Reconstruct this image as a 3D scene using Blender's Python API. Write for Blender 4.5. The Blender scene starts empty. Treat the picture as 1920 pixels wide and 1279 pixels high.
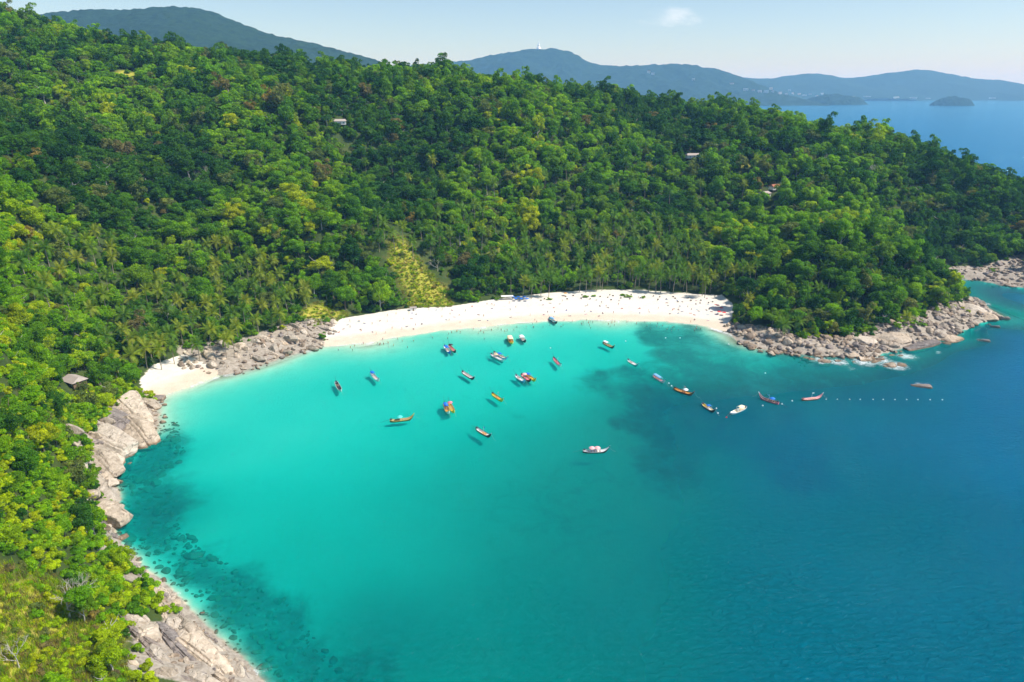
import bpy, bmesh, math, random
import numpy as np
from mathutils import Vector, Matrix, Euler

rng = np.random.default_rng(7)
random.seed(7)
S = bpy.context.scene
C = S.collection

# ------------------------------------------------------------------ camera
CAM_H = 140.0
F = 1280.0                       # focal length in pixels of the 1920-wide photograph
PIT = math.radians(20.4)
CP, SP = math.cos(PIT), math.sin(PIT)
cam = bpy.data.cameras.new('camera')
camo = bpy.data.objects.new('camera', cam)
C.objects.link(camo)
camo.location = (0, 0, CAM_H)
camo.rotation_euler = (math.pi / 2 - PIT, 0, 0)
cam.sensor_width = 36.0
cam.lens = 36.0 * F / 1920.0
cam.clip_start = 1.0
cam.clip_end = 60000.0
S.camera = camo

# ------------------------------------------------------------------ sky and sun
SUN_AZ = math.radians(99)        # from +Y (into the picture) towards +X (right)
SUN_EL = math.radians(52)
w = bpy.data.worlds.new('World')
S.world = w
w.use_nodes = True
wn = w.node_tree
for n in list(wn.nodes):
    wn.nodes.remove(n)
sky = wn.nodes.new('ShaderNodeTexSky')
sky.sky_type = 'NISHITA'
sky.sun_disc = False
sky.sun_elevation = SUN_EL
sky.sun_rotation = SUN_AZ
sky.altitude = 0
sky.air_density = 1.0
sky.dust_density = 0.5
sky.ozone_density = 3.5
bg = wn.nodes.new('ShaderNodeBackground')
bg.inputs['Strength'].default_value = 0.110
wo = wn.nodes.new('ShaderNodeOutputWorld')
# one small thin cloud hangs low over the far hills
tc = wn.nodes.new('ShaderNodeTexCoord')
cmap = wn.nodes.new('ShaderNodeMapping'); cmap.inputs['Scale'].default_value = (1.0, 1.0, 2.6)
wn.links.new(tc.outputs['Generated'], cmap.inputs[0])
cn = wn.nodes.new('ShaderNodeTexNoise'); cn.inputs['Scale'].default_value = 26.0; cn.inputs['Detail'].default_value = 7.0; cn.inputs['Roughness'].default_value = 0.62
wn.links.new(cmap.outputs[0], cn.inputs['Vector'])
cdir = Vector(((1258 - 960) / F, CP + SP * (639.5 - 31) / F, -SP + CP * (639.5 - 31) / F)).normalized()
sb_ = wn.nodes.new('ShaderNodeVectorMath'); sb_.operation = 'SUBTRACT'; sb_.inputs[1].default_value = cdir
wn.links.new(tc.outputs['Generated'], sb_.inputs[0])
sc_ = wn.nodes.new('ShaderNodeVectorMath'); sc_.operation = 'MULTIPLY'; sc_.inputs[1].default_value = (1.0, 1.0, 2.4)
wn.links.new(sb_.outputs[0], sc_.inputs[0])
ln_ = wn.nodes.new('ShaderNodeVectorMath'); ln_.operation = 'LENGTH'; wn.links.new(sc_.outputs[0], ln_.inputs[0])
mr1 = wn.nodes.new('ShaderNodeMapRange'); mr1.interpolation_type = 'SMOOTHSTEP'
mr1.inputs[1].default_value = 0.075; mr1.inputs[2].default_value = 0.008; wn.links.new(ln_.outputs['Value'], mr1.inputs[0])
ad_ = wn.nodes.new('ShaderNodeMath'); ad_.operation = 'MULTIPLY_ADD'; ad_.inputs[1].default_value = 0.34
wn.links.new(mr1.outputs[0], ad_.inputs[0]); wn.links.new(cn.outputs['Fac'], ad_.inputs[2])
mr2 = wn.nodes.new('ShaderNodeMapRange'); mr2.interpolation_type = 'SMOOTHSTEP'
mr2.inputs[1].default_value = 0.66; mr2.inputs[2].default_value = 1.05; mr2.inputs[4].default_value = 0.38; wn.links.new(ad_.outputs[0], mr2.inputs[0])
cmx = wn.nodes.new('ShaderNodeMix'); cmx.data_type = 'RGBA'
cmx.inputs[7].default_value = (9.0, 9.0, 9.2, 1)
wn.links.new(mr2.outputs[0], cmx.inputs[0]); wn.links.new(sky.outputs[0], cmx.inputs[6])
wn.links.new(cmx.outputs[2], bg.inputs[0])
wn.links.new(bg.outputs[0], wo.inputs[0])

sl = bpy.data.lights.new('sun', 'SUN')
sl.energy = 4.6
sl.angle = math.radians(0.5)
sl.color = (1.0, 0.955, 0.88)
so = bpy.data.objects.new('sun', sl)
C.objects.link(so)
sd = Vector((math.sin(SUN_AZ) * math.cos(SUN_EL), math.cos(SUN_AZ) * math.cos(SUN_EL), math.sin(SUN_EL)))
so.rotation_euler = (-sd).to_track_quat('-Z', 'Y').to_euler()
so.location = sd * 800

S.view_settings.view_transform = 'Standard'
S.view_settings.look = 'None'
S.view_settings.exposure = 0.42
S.view_settings.gamma = 1.0
S.render.engine = 'CYCLES'
cy = S.cycles
cy.max_bounces = 6
cy.diffuse_bounces = 4
cy.glossy_bounces = 2
cy.transmission_bounces = 4
cy.transparent_max_bounces = 12
cy.volume_bounces = 1
cy.sample_clamp_indirect = 4.0
cy.use_denoising = True
cy.denoiser = 'OPENIMAGEDENOISE'

HAZE_DENSITY = 0.000088

# ------------------------------------------------------------------ small helpers
def ray(u, v):
    dx = (u - 960) / F
    dy = (639.5 - v) / F
    return np.array([dx, CP + SP * dy, -SP + CP * dy])

def P(u, v, z=0.0):
    d = ray(u, v)
    t = (z - CAM_H) / d[2]
    return (d[0] * t, d[1] * t, z)

def RG(u, v, Y, drop=23):
    d = ray(u, v)
    t = Y / d[1]
    return (d[0] * t, Y, CAM_H + d[2] * t - drop)

def project(x, y, z):
    x, y, z = np.asarray(x, float), np.asarray(y, float), np.asarray(z, float) - CAM_H
    fw = y * CP - z * SP
    up = y * SP + z * CP
    return 960 + F * x / fw, 639.5 - F * up / fw, fw

def h2(ix, iy, seed):
    n = (ix.astype(np.int64) * 374761393 + iy.astype(np.int64) * 668265263 + seed * 974634777) & 0x7fffffff
    n = ((n ^ (n >> 13)) * 1274126177) & 0x7fffffff
    n = (n ^ (n >> 16)) & 0xffff
    return n / 65535.0

def vnoise(x, y, seed=0):
    x, y = np.asarray(x, float), np.asarray(y, float)
    ix, iy = np.floor(x), np.floor(y)
    fx, fy = x - ix, y - iy
    fx, fy = fx * fx * (3 - 2 * fx), fy * fy * (3 - 2 * fy)
    a = h2(ix, iy, seed); b = h2(ix + 1, iy, seed)
    c = h2(ix, iy + 1, seed); d = h2(ix + 1, iy + 1, seed)
    return (a + (b - a) * fx) * (1 - fy) + (c + (d - c) * fx) * fy

def fbm(x, y, scale, seed=0, octaves=4):
    v, amp, tot = 0.0, 1.0, 0.0
    x, y = np.asarray(x, float) / scale, np.asarray(y, float) / scale
    for o in range(octaves):
        v = v + amp * vnoise(x, y, seed + o * 17)
        tot += amp
        amp *= 0.5
        x, y = x * 2.03 + 3.1, y * 2.03 + 1.7
    return v / tot

def poly_sd(x, y, poly):
    """signed distance to a closed polygon: positive inside"""
    x, y = np.asarray(x, float), np.asarray(y, float)
    best = np.full(x.shape, 1e18)
    inside = np.zeros(x.shape, bool)
    n = len(poly)
    for i in range(n):
        ax, ay = poly[i][0], poly[i][1]
        bx, by = poly[(i + 1) % n][0], poly[(i + 1) % n][1]
        ex, ey = bx - ax, by - ay
        L = ex * ex + ey * ey + 1e-9
        t = np.clip(((x - ax) * ex + (y - ay) * ey) / L, 0, 1)
        dx, dy = x - (ax + t * ex), y - (ay + t * ey)
        best = np.minimum(best, dx * dx + dy * dy)
        cond = ((ay > y) != (by > y))
        with np.errstate(divide='ignore', invalid='ignore'):
            xs = (bx - ax) * (y - ay) / (by - ay + 1e-12) + ax
        inside ^= cond & (x < xs)
    d = np.sqrt(best)
    return np.where(inside, d, -d)

def sstep(a, b, x):
    t = np.clip((np.asarray(x, float) - a) / (b - a), 0, 1)
    return t * t * (3 - 2 * t)

def mesh_np(name, verts, faces, mats=(), smooth=False, attrs=None, mat_idx=None):
    verts = np.asarray(verts, np.float32)
    faces = np.asarray(faces, np.int32)
    k = faces.shape[1]
    m = bpy.data.meshes.new(name)
    m.vertices.add(len(verts))
    m.vertices.foreach_set('co', verts.ravel())
    m.loops.add(faces.size)
    m.loops.foreach_set('vertex_index', faces.ravel())
    m.polygons.add(len(faces))
    m.polygons.foreach_set('loop_start', np.arange(0, faces.size, k, dtype=np.int32))
    m.polygons.foreach_set('loop_total', np.full(len(faces), k, np.int32))
    if mat_idx is not None:
        m.polygons.foreach_set('material_index', np.asarray(mat_idx, np.int32))
    if smooth:
        m.polygons.foreach_set('use_smooth', np.ones(len(faces), bool))
    for a in (attrs or {}):
        dom, vals = attrs[a]
        at = m.attributes.new(a, 'FLOAT', dom)
        at.data.foreach_set('value', np.asarray(vals, np.float32).ravel())
    for mt in mats:
        m.materials.append(mt)
    m.update(calc_edges=True)
    return m

def grid_faces(nx, ny):
    i = np.arange(nx - 1)[None, :] + np.arange(ny - 1)[:, None] * nx
    return np.stack([i, i + 1, i + nx + 1, i + nx], -1).reshape(-1, 4)

def link(name, data, parent=None, loc=None, rot=None, scale=None):
    o = bpy.data.objects.new(name, data)
    C.objects.link(o)
    if parent is not None:
        o.parent = parent
    if loc is not None:
        o.location = loc
    if rot is not None:
        o.rotation_euler = rot
    if scale is not None:
        o.scale = scale
    return o

def tag(o, label=None, cat=None, group=None, kind=None):
    if label: o['label'] = label
    if cat: o['category'] = cat
    if group: o['group'] = group
    if kind: o['kind'] = kind
    return o

def clone(o, parent=None, recursive=True):
    c = o.copy()
    C.objects.link(c)
    c.parent = parent
    if recursive:
        for ch in o.children:
            clone(ch, c)
    return c

# ------------------------------------------------------------------ material helpers
class NT:
    def __init__(self, name):
        self.m = bpy.data.materials.new(name)
        self.m.use_nodes = True
        self.t = self.m.node_tree
        for n in list(self.t.nodes):
            self.t.nodes.remove(n)
        self.out = self.t.nodes.new('ShaderNodeOutputMaterial')
    def n(self, typ, **kw):
        nd = self.t.nodes.new(typ)
        for k, v in kw.items():
            setattr(nd, k, v)
        return nd
    def l(self, a, b):
        self.t.links.new(a, b)
    def put(self, sock, v):
        if hasattr(v, 'is_linked') or isinstance(v, bpy.types.NodeSocket):
            self.l(v, sock)
        else:
            sock.default_value = v
    def attr(self, name):
        a = self.n('ShaderNodeAttribute', attribute_name=name)
        return a.outputs['Fac']
    def math(self, op, a, b=0.0, clamp=False):
        nd = self.n('ShaderNodeMath', operation=op, use_clamp=clamp)
        self.put(nd.inputs[0], a); self.put(nd.inputs[1], b)
        return nd.outputs[0]
    def mix(self, f, a, b, blend='MIX'):
        nd = self.n('ShaderNodeMix', data_type='RGBA', blend_type=blend)
        self.put(nd.inputs[0], f); self.put(nd.inputs[6], a); self.put(nd.inputs[7], b)
        return nd.outputs[2]
    def noise(self, scale, detail=4, rough=0.55, vec=None, dist=0.0):
        nd = self.n('ShaderNodeTexNoise')
        nd.inputs['Scale'].default_value = scale
        nd.inputs['Detail'].default_value = detail
        nd.inputs['Roughness'].default_value = rough
        nd.inputs['Distortion'].default_value = dist
        if vec is not None: self.l(vec, nd.inputs['Vector'])
        return nd.outputs['Fac']
    def ramp(self, fac, stops, interp='LINEAR'):
        nd = self.n('ShaderNodeValToRGB')
        nd.color_ramp.interpolation = interp
        e = nd.color_ramp.elements
        while len(e) < len(stops): e.new(0.5)
        for i, (p, c) in enumerate(stops):
            e[i].position = p
            e[i].color = tuple(c) + ((1.0,) if len(c) == 3 else ())
        self.put(nd.inputs[0], fac)
        return nd.outputs[0]
    def smooth(self, x, a, b):
        nd = self.n('ShaderNodeMapRange', interpolation_type='SMOOTHSTEP')
        self.put(nd.inputs[0], x)
        nd.inputs[1].default_value = a; nd.inputs[2].default_value = b
        return nd.outputs[0]
    def pos(self):
        return self.n('ShaderNodeNewGeometry').outputs['Position']
    def z(self):
        s = self.n('ShaderNodeSeparateXYZ'); self.l(self.pos(), s.inputs[0]); return s.outputs[2]
    def scaled(self, vec, s):
        nd = self.n('ShaderNodeMapping'); self.l(vec, nd.inputs[0]); nd.inputs['Scale'].default_value = s
        return nd.outputs[0]
    def bump(self, h, strength, dist=1.0):
        nd = self.n('ShaderNodeBump'); nd.inputs['Strength'].default_value = strength
        nd.inputs['Distance'].default_value = dist; self.l(h, nd.inputs['Height'])
        return nd.outputs[0]
    def principled(self, color, rough=0.8, normal=None, spec=0.3, **kw):
        p = self.n('ShaderNodeBsdfPrincipled')
        self.put(p.inputs['Base Color'], color if not isinstance(color, tuple) else color + ((1.0,) if len(color) == 3 else ()))
        self.put(p.inputs['Roughness'], rough)
        p.inputs['Specular IOR Level'].default_value = spec
        if normal is not None: self.l(normal, p.inputs['Normal'])
        for k, v in kw.items(): p.inputs[k].default_value = v
        self.l(p.outputs[0], self.out.inputs[0])
        return p

_plain = {}
def plain(name, col, rough=0.6, var=0.12, spec=0.3, scale=3.0):
    if name in _plain: return _plain[name]
    t = NT(name)
    nz = t.noise(scale, 4, 0.6, t.n('ShaderNodeTexCoord').outputs['Object'])
    a = tuple(max(0, c * (1 - var)) for c in col) + (1,)
    b = tuple(min(1, c * (1 + var)) for c in col) + (1,)
    t.principled(t.mix(nz, a, b), rough, spec=spec)
    _plain[name] = t.m
    return t.m

# ================================================================== THE PLACE: terrain
COAST_PX = [(500,1290),(470,1262),(448,1235),(420,1215),(398,1195),(388,1165),(345,1140),(322,1120),(300,1092),(268,1082),
    (256,1060),(232,1045),(218,1020),(208,995),(206,975),(226,962),(222,935),(205,910),(196,890),(226,872),(236,846),
    (252,828),(282,815),(288,786),(292,760),(300,742),(345,728),(400,702),(444,697),(524,670),(592,650),(640,648),
    (700,639),(800,625),(900,612),(1035,602),(1150,600),(1250,604),(1330,612),(1375,624),(1405,650),(1480,657),
    (1560,668),(1640,672),(1700,650),(1760,640),(1800,625),(1840,607),(1885,598),(1850,580),(1836,566),(1800,548),
    (1786,532),(1795,520),(1830,525),(1880,537),(1930,541)]
LAND = [P(u, v)[:2] for u, v in COAST_PX] + [(450,488),(520,515),(600,580),(640,700),(600,870),(450,1060),(200,1260),
    (-300,1370),(-1000,1400),(-1000,-90),(-28,-90),(-30,60),(-45,108)]
BEACH = [P(u, v, 0)[:2] for u, v in [(600,668),(640,655),(700,646),(800,632),(900,619),(1035,609),(1150,607),(1250,611),(1335,618),(1372,622)]] + \
        [P(u, v, 3)[:2] for u, v in [(1366,600),(1380,585),(1372,570),(1352,556),(1290,550),(1200,545),(1100,545),(1030,549),(950,558),(850,572),(740,580),(640,596),(612,616)]]
COVE = [P(u, v, 1)[:2] for u, v in [(300,748),(268,735),(262,715),(290,690),(345,670),(404,690),(412,702),(345,735)]]
INLET = [P(u, v, 1)[:2] for u, v in [(1776,512),(1850,510),(1925,500),(1935,545),(1880,540),(1830,527),(1790,522)]]
LEDGE = [P(u, v, 2)[:2] for u, v in [(336,660),(460,645),(551,612),(628,600),(628,622),(592,650),(524,671),(444,698),(403,696),(336,689)]]
HEAD = [P(u, v, 2)[:2] for u, v in [(1352,600),(1400,612),(1450,620),(1500,634),(1560,634),(1620,630),(1650,616),(1720,600),(1760,585),(1808,568),
        (1840,558),(1856,580),(1890,597),(1840,609),(1800,628),(1760,644),(1700,654),(1640,676),(1560,672),(1480,660),(1405,653),(1370,622)]]
SLAB = [P(u, v, 6)[:2] for u, v in [(215,1160),(290,1165),(330,1130),(400,1190),(500,1290),(240,1290),(255,1220)]]
NROCK = [P(u, v, 4)[:2] for u, v in [(312,738),(268,730),(225,752),(186,768),(178,796),(160,812),(138,850),(146,880),(166,893),(148,912),(158,950),(164,992),(200,1003),(222,996),(240,960),(236,930),(215,905),(240,876),(262,835),(300,812)]]
NROCK2 = [P(u, v, 2)[:2] for u, v in [(262,1084),(300,1086),(345,1120),(345,1145),(295,1140),(270,1110)]]
ctrl = []
for u, v in COAST_PX[::2]:
    ctrl.append(P(u, v))
# back of the beach
for u, v in [(640,594),(740,577),(850,568),(950,556),(1050,546),(1200,547),(1340,556)]:
    ctrl.append(P(u, v, 3.2))
# skyline of the main hill
for u, v, Y in [(-250,-25,720),(-100,0,735),(0,15,750),(90,35,760),(190,50,775),(300,66,790),(400,72,800),(540,84,820),(640,97,830),(760,98,838),
                (850,106,842),(900,122,842),(1000,126,842),(1100,136,840),(1180,142,836),(1240,158,828),(1330,160,815),(1440,173,795),
                (1500,193,775),(1580,214,750),(1660,216,728),(1720,238,708),(1770,268,690),(1840,286,665),(1920,314,638),
                (2020,380,610),(2150,470,575)]:
    x, y, z = RG(u, v, Y, 23 + float(np.interp(u, [0, 250, 450, 750, 900, 1350, 1600], [-9, -6, 0, 0, 4, 4, 0])))
    ctrl.append((x, y, z))
    ctrl.append((x * 1.09, y + 75, z - 14))
    ctrl.append((x * 1.2, y + 190, max(z - 75, 2)))
# near left slope, valley of palms
ctrl += [P(0,1279,26), P(160,1279,17), P(-200,1279,38), P(0,1100,31), P(130,1100,19), P(0,1000,34), P(110,950,20), P(0,900,38), P(100,850,22),
         P(0,800,41), P(120,770,18), P(0,690,42), P(-150,900,60), P(-150,700,66), P(110,690,19), P(200,640,14), P(0,600,46), P(120,560,34),
         P(300,560,17), P(420,600,10), P(300,640,8), P(0,480,62), P(150,460,52), P(300,440,44), P(-150,480,82), P(500,520,20), P(560,560,13), P(660,520,19),
         P(600,440,46), P(0,300,98), P(-180,300,118), P(200,250,104), P(400,300,84)]
# main slope above the beach
ctrl += [P(960,470,22), P(780,470,30), P(1150,470,20), P(960,350,60), P(700,330,66), P(1200,340,58), P(960,240,104), P(600,230,110), P(1250,240,98)]
# right hill and headland
ctrl += [P(1340,470,19), P(1450,410,36), P(1600,360,54), P(1800,400,36), P(1500,480,30), P(1600,500,29), P(1700,510,24), P(1760,530,15), P(1450,540,14), P(1550,580,9),
         P(1700,570,9), P(1400,560,8), P(1620,600,6), P(1780,555,7), P(1790,490,8), P(1900,470,14), P(1700,440,24)]
ctrl += [(-30,-60,4),(-120,0,60),(-260,60,100),(-500,100,150),(-900,300,190),(-900,900,190),(-500,350,112),(-700,600,170)]
# sea bed
for u, v, z in [(700,690,-1.6),(900,660,-1.7),(1100,640,-1.9),(1280,640,-2.1),(500,760,-1.7),(700,800,-2.2),(900,760,-2.6),(1100,720,-2.9),(1300,720,-4.5),
                (400,900,-2.3),(600,900,-2.8),(800,900,-4.0),(1000,900,-5.5),(1200,850,-7.0),(1230,770,-7.5),(1350,800,-9),(1500,800,-9.5),(1500,720,-6),(1750,780,-12),(1900,800,-16),(1650,720,-7),(1780,690,-9),(1830,640,-8),
                (400,1000,-2.6),(600,1100,-4.0),(800,1100,-5.3),(1000,1100,-6.5),(1300,1050,-8.5),(1600,1000,-11),(1900,1000,-13),
                (450,1120,-2.8),(600,1279,-5.0),(900,1279,-6.5),(1200,1279,-8),(1600,1279,-11),(1920,1279,-12),(1900,680,-14),(1860,560,-8),(1920,590,-12),
                (300,900,-1.6),(300,1020,-1.6),(330,820,-1.3)]:
    ctrl.append(P(u, v, z))
ctrl += [(40,20,-9),(150,0,-14),(520,420,-18),(600,200,-22),(800,520,-25),(850,900,-25),(500,1150,-15)]
ctrl = np.array(ctrl, float)

def tps_fit(pts, lam=0.4):
    n = len(pts)
    X = pts[:, :2] / 100.0
    d = np.sqrt(((X[:, None] - X[None]) ** 2).sum(-1))
    K = np.where(d > 0, d * d * np.log(d + 1e-12), 0) + lam * 1e-3 * np.eye(n)
    Pm = np.hstack([np.ones((n, 1)), X])
    A = np.zeros((n + 3, n + 3))
    A[:n, :n] = K; A[:n, n:] = Pm; A[n:, :n] = Pm.T
    return np.linalg.solve(A, np.concatenate([pts[:, 2], np.zeros(3)]))

TPS_W = tps_fit(ctrl, 6.0)
def tps(x, y):
    x, y = np.asarray(x, float), np.asarray(y, float)
    sh = x.shape
    X = np.stack([x.ravel(), y.ravel()], 1) / 100.0
    out = np.empty(len(X))
    Cc = ctrl[:, :2] / 100.0
    for s in range(0, len(X), 20000):
        q = X[s:s + 20000]
        r2 = ((q[:, None, :] - Cc[None]) ** 2).sum(-1)
        out[s:s + 20000] = (0.5 * r2 * np.log(r2 + 1e-12)) @ TPS_W[:-3] + TPS_W[-3] + q @ TPS_W[-2:]
    return out.reshape(sh)

def axis(segs):
    a = []
    for lo, hi, st in segs:
        a.extend(np.arange(lo, hi, st))
    a.append(segs[-1][1])
    return np.array(a, float)

GX = axis([(-1000,-480,13),(-480,-230,6),(-230,400,3),(400,560,6),(560,1100,18)])
GY = axis([(-90,90,9),(90,540,3),(540,900,6),(900,1450,14)])
gx, gy = np.meshgrid(GX, GY)
sd_land = poly_sd(gx, gy, LAND)
sd_beach = np.maximum(poly_sd(gx, gy, BEACH), poly_sd(gx, gy, COVE))
base = tps(gx, gy)
hz = np.where(sd_land > 0, np.maximum(base, 0.10 * np.minimum(sd_land, 25)), np.minimum(base, np.maximum(0.045 * sd_land, -1.6)))
# gullies and spurs inland, roughness on rock, soft slope on sand
rel = np.clip(sd_land / 60, 0, 1)
hz = hz + rel * (fbm(gx, gy, 130, 3) - 0.5) * 16 * np.clip((sd_land - 30) / 120, 0, 1)
bch = sstep(-4, 3, sd_beach)
rocky = (1 - bch) * sstep(-6, 2, sd_land) * sstep(40, 12, sd_land)
hz = hz + rocky * (fbm(gx, gy, 14, 9) - 0.32) * 4.2 * np.clip(sd_land / 4 + 0.15, 0, 1)
beach_h = np.clip(sd_land * 0.065, 0, 3.3) + 0.12 * (fbm(gx, gy, 8, 5) - 0.5)
hz = np.where(sd_land > 0, hz * (1 - bch) + beach_h * bch, hz)
hz = np.where(sd_land <= 0, hz + (fbm(gx, gy, 22, 12) - 0.5) * 0.35 * np.clip(-sd_land / 10, 0, 1), hz)

def lerp_grid(A, x, y):
    x = np.clip(np.asarray(x, float), GX[0], GX[-1] - 1e-6); y = np.clip(np.asarray(y, float), GY[0], GY[-1] - 1e-6)
    i = np.clip(np.searchsorted(GX, x, 'right') - 1, 0, len(GX) - 2)
    j = np.clip(np.searchsorted(GY, y, 'right') - 1, 0, len(GY) - 2)
    fx = (x - GX[i]) / (GX[i + 1] - GX[i]); fy = (y - GY[j]) / (GY[j + 1] - GY[j])
    return (A[j, i] * (1 - fx) + A[j, i + 1] * fx) * (1 - fy) + (A[j + 1, i] * (1 - fx) + A[j + 1, i + 1] * fx) * fy

def height(x, y): return lerp_grid(hz, x, y)
def coast(x, y): return lerp_grid(sd_land, x, y)
def beachd(x, y): return lerp_grid(sd_beach, x, y)

def hit(u, v, off=0.0, tmin=60):
    """point where the sight line through a photo pixel meets the terrain raised by off"""
    d = ray(u, v)
    t = np.arange(tmin, 1400, 1.5)
    x, y, z = d[0] * t, d[1] * t, CAM_H + d[2] * t
    g = np.maximum(height(x, y), -0.0) + off
    k = np.argmax(z < g)
    if z[k] >= g[k]: return None
    return (x[k], y[k], height(x[k], y[k]))

GRASS_PX = [(736,446),(754,446),(790,498),(835,545),(842,574),(766,576),(760,545),(748,520),(734,490)]
GRASS2_PX = [(-60,1080),(90,1085),(170,1150),(205,1200),(215,1290),(-80,1290)]
SLOPE3_PX = [(560,590),(600,572),(650,590),(625,604),(585,612)]
GRASS, GRASS2, SLOPE3 = ([hit(u, v, 0)[:2] for u, v in pl] for pl in (GRASS_PX, GRASS2_PX, SLOPE3_PX))
inlet_d = poly_sd(gx, gy, INLET); ledge_d = poly_sd(gx, gy, LEDGE); head_d = poly_sd(gx, gy, HEAD); slab_d = poly_sd(gx, gy, SLAB)
grass_d = np.maximum.reduce([poly_sd(gx, gy, GRASS), poly_sd(gx, gy, GRASS2), poly_sd(gx, gy, SLOPE3)])
nz1 = (fbm(gx, gy, 9, 21) - 0.5) * 8
rock_m = np.maximum.reduce([sstep(-3, 2, ledge_d), sstep(-3, 2, head_d), sstep(-2, 2, slab_d), sstep(-3, 2, inlet_d),
                            sstep(-2, 2, poly_sd(gx, gy, NROCK)), sstep(-2, 2, poly_sd(gx, gy, NROCK2)),
                            sstep(-6, 1, sd_land) * sstep(9, 5, sd_land + nz1 * 0.5)])
sand_m = sstep(-2.0, 2.0, sd_beach)
rock_m = rock_m * (1 - sstep(-1, 3, sd_beach)) * (sd_land > -8)
grass_m = sstep(-4, 4, grass_d + nz1)

# dark reef and weed on the sea bed
REEF_L = [P(u, v, -2)[:2] for u, v in [(230,830),(320,800),(340,850),(300,880),(330,930),(340,985),(390,1030),(460,1075),(540,1120),(600,1195),(700,1290),(450,1290),(395,1190),(330,1120),(250,1050),(200,980)]]
REEF_R = [P(u, v, -5)[:2] for u, v in [(1090,770),(1130,730),(1180,705),(1230,660),(1190,640),(1200,622),(1290,618),(1370,630),(1420,660),(1560,690),(1760,680),(1700,760),(1560,800),(1500,860),(1330,880),(1200,840),(1120,810)]]
REEF_C = [P(u, v, -6)[:2] for u, v in [(860,870),(1000,830),(1150,880),(1130,1000),(980,1010),(900,960)]]
rl = sstep(-12, 12, poly_sd(gx, gy, REEF_L) + (fbm(gx, gy, 16, 31) - 0.5) * 34)
rr = sstep(-14, 14, poly_sd(gx, gy, REEF_R) + (fbm(gx, gy, 30, 33) - 0.5) * 85) * (0.62 + 0.38 * sstep(0.32, 0.62, fbm(gx, gy, 34, 35)))
rc = 0.40 * sstep(-30, 30, poly_sd(gx, gy, REEF_C) + (fbm(gx, gy, 40, 37) - 0.5) * 60)
rh = sstep(-34, -16, sd_land + (fbm(gx, gy, 18, 39) - 0.5) * 22) * sstep(110, 165, gx) * (gy < 560) * (sd_land < 1)
reef_m = np.maximum.reduce([0.85 * rl, rr, 0.6 * rc, rh]) * (sd_land < 2)

# ground sheet
tg = NT('ground_soil_sand_and_rock')
gp = tg.pos()
soil = tg.ramp(tg.noise(0.12, 6, 0.65, gp), [(0.3, (0.030, 0.050, 0.012)), (0.55, (0.055, 0.085, 0.018)), (0.8, (0.11, 0.10, 0.04))])
dry = tg.ramp(tg.noise(0.35, 7, 0.7, gp), [(0.3, (0.20, 0.25, 0.015)), (0.5, (0.38, 0.37, 0.04)), (0.72, (0.52, 0.38, 0.12))])
rockc = tg.ramp(tg.noise(0.5, 9, 0.68, gp, 0.6), [(0.25, (0.15, 0.12, 0.09)), (0.5, (0.35, 0.30, 0.24)), (0.75, (0.52, 0.46, 0.385))])
sandc = tg.ramp(tg.noise(0.25, 8, 0.7, gp), [(0.3, (0.66, 0.60, 0.51)), (0.7, (0.76, 0.71, 0.63))])
wetsand = tg.ramp(tg.noise(0.2, 6, 0.6, gp), [(0.3, (0.62, 0.50, 0.38)), (0.7, (0.70, 0.58, 0.45))])
edge = tg.math('MULTIPLY', tg.math('SUBTRACT', tg.noise(0.09, 5, 0.6, gp), 0.5), 1.0)
zz = tg.z()
wet = tg.smooth(tg.math('ADD', zz, edge), 1.15, 0.45)
wrack = tg.smooth(tg.noise(0.35, 8, 0.75, tg.scaled(gp, (0.25, 1.0, 1.0)), 0.8), 0.54, 0.70)
sandc = tg.mix(tg.math('MULTIPLY', wrack, 0.45), sandc, (0.52, 0.44, 0.35, 1))
sandc = tg.mix(wet, sandc, wetsand)
weed = tg.ramp(tg.noise(0.22, 8, 0.7, gp), [(0.35, (0.012, 0.035, 0.032)), (0.6, (0.04, 0.085, 0.07)), (0.75, (0.28, 0.32, 0.24))])
rfn = tg.math('ADD', tg.math('MULTIPLY', tg.math('SUBTRACT', tg.noise(0.10, 7, 0.72, gp, 0.6), 0.5), 1.15), tg.attr('reef'))
seas = tg.mix(tg.math('MULTIPLY', tg.smooth(rfn, 0.05, 1.0), 0.85), tg.mix(tg.smooth(zz, -0.5, -2.0), sandc, (0.58, 0.545, 0.46, 1)), weed)
under = tg.smooth(zz, 0.0, -0.5)
c1 = tg.mix(tg.attr('grass'), soil, dry)
jit = tg.math('MULTIPLY', tg.math('SUBTRACT', tg.noise(0.4, 6, 0.7, gp), 0.5), 0.9)
c2 = tg.mix(tg.smooth(tg.math('ADD', tg.attr('rock'), jit), 0.35, 0.65), c1, rockc)
c3 = tg.mix(tg.smooth(tg.math('ADD', tg.attr('sand'), tg.math('MULTIPLY', jit, 0.7)), 0.4, 0.6), c2, sandc)
c4 = tg.mix(under, c3, seas)
tg.principled(c4, 0.9, tg.bump(tg.noise(0.9, 8, 0.7, gp), 0.6, 0.5), spec=0.15)
gv = np.stack([gx.ravel(), gy.ravel(), hz.ravel()], 1)
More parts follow.
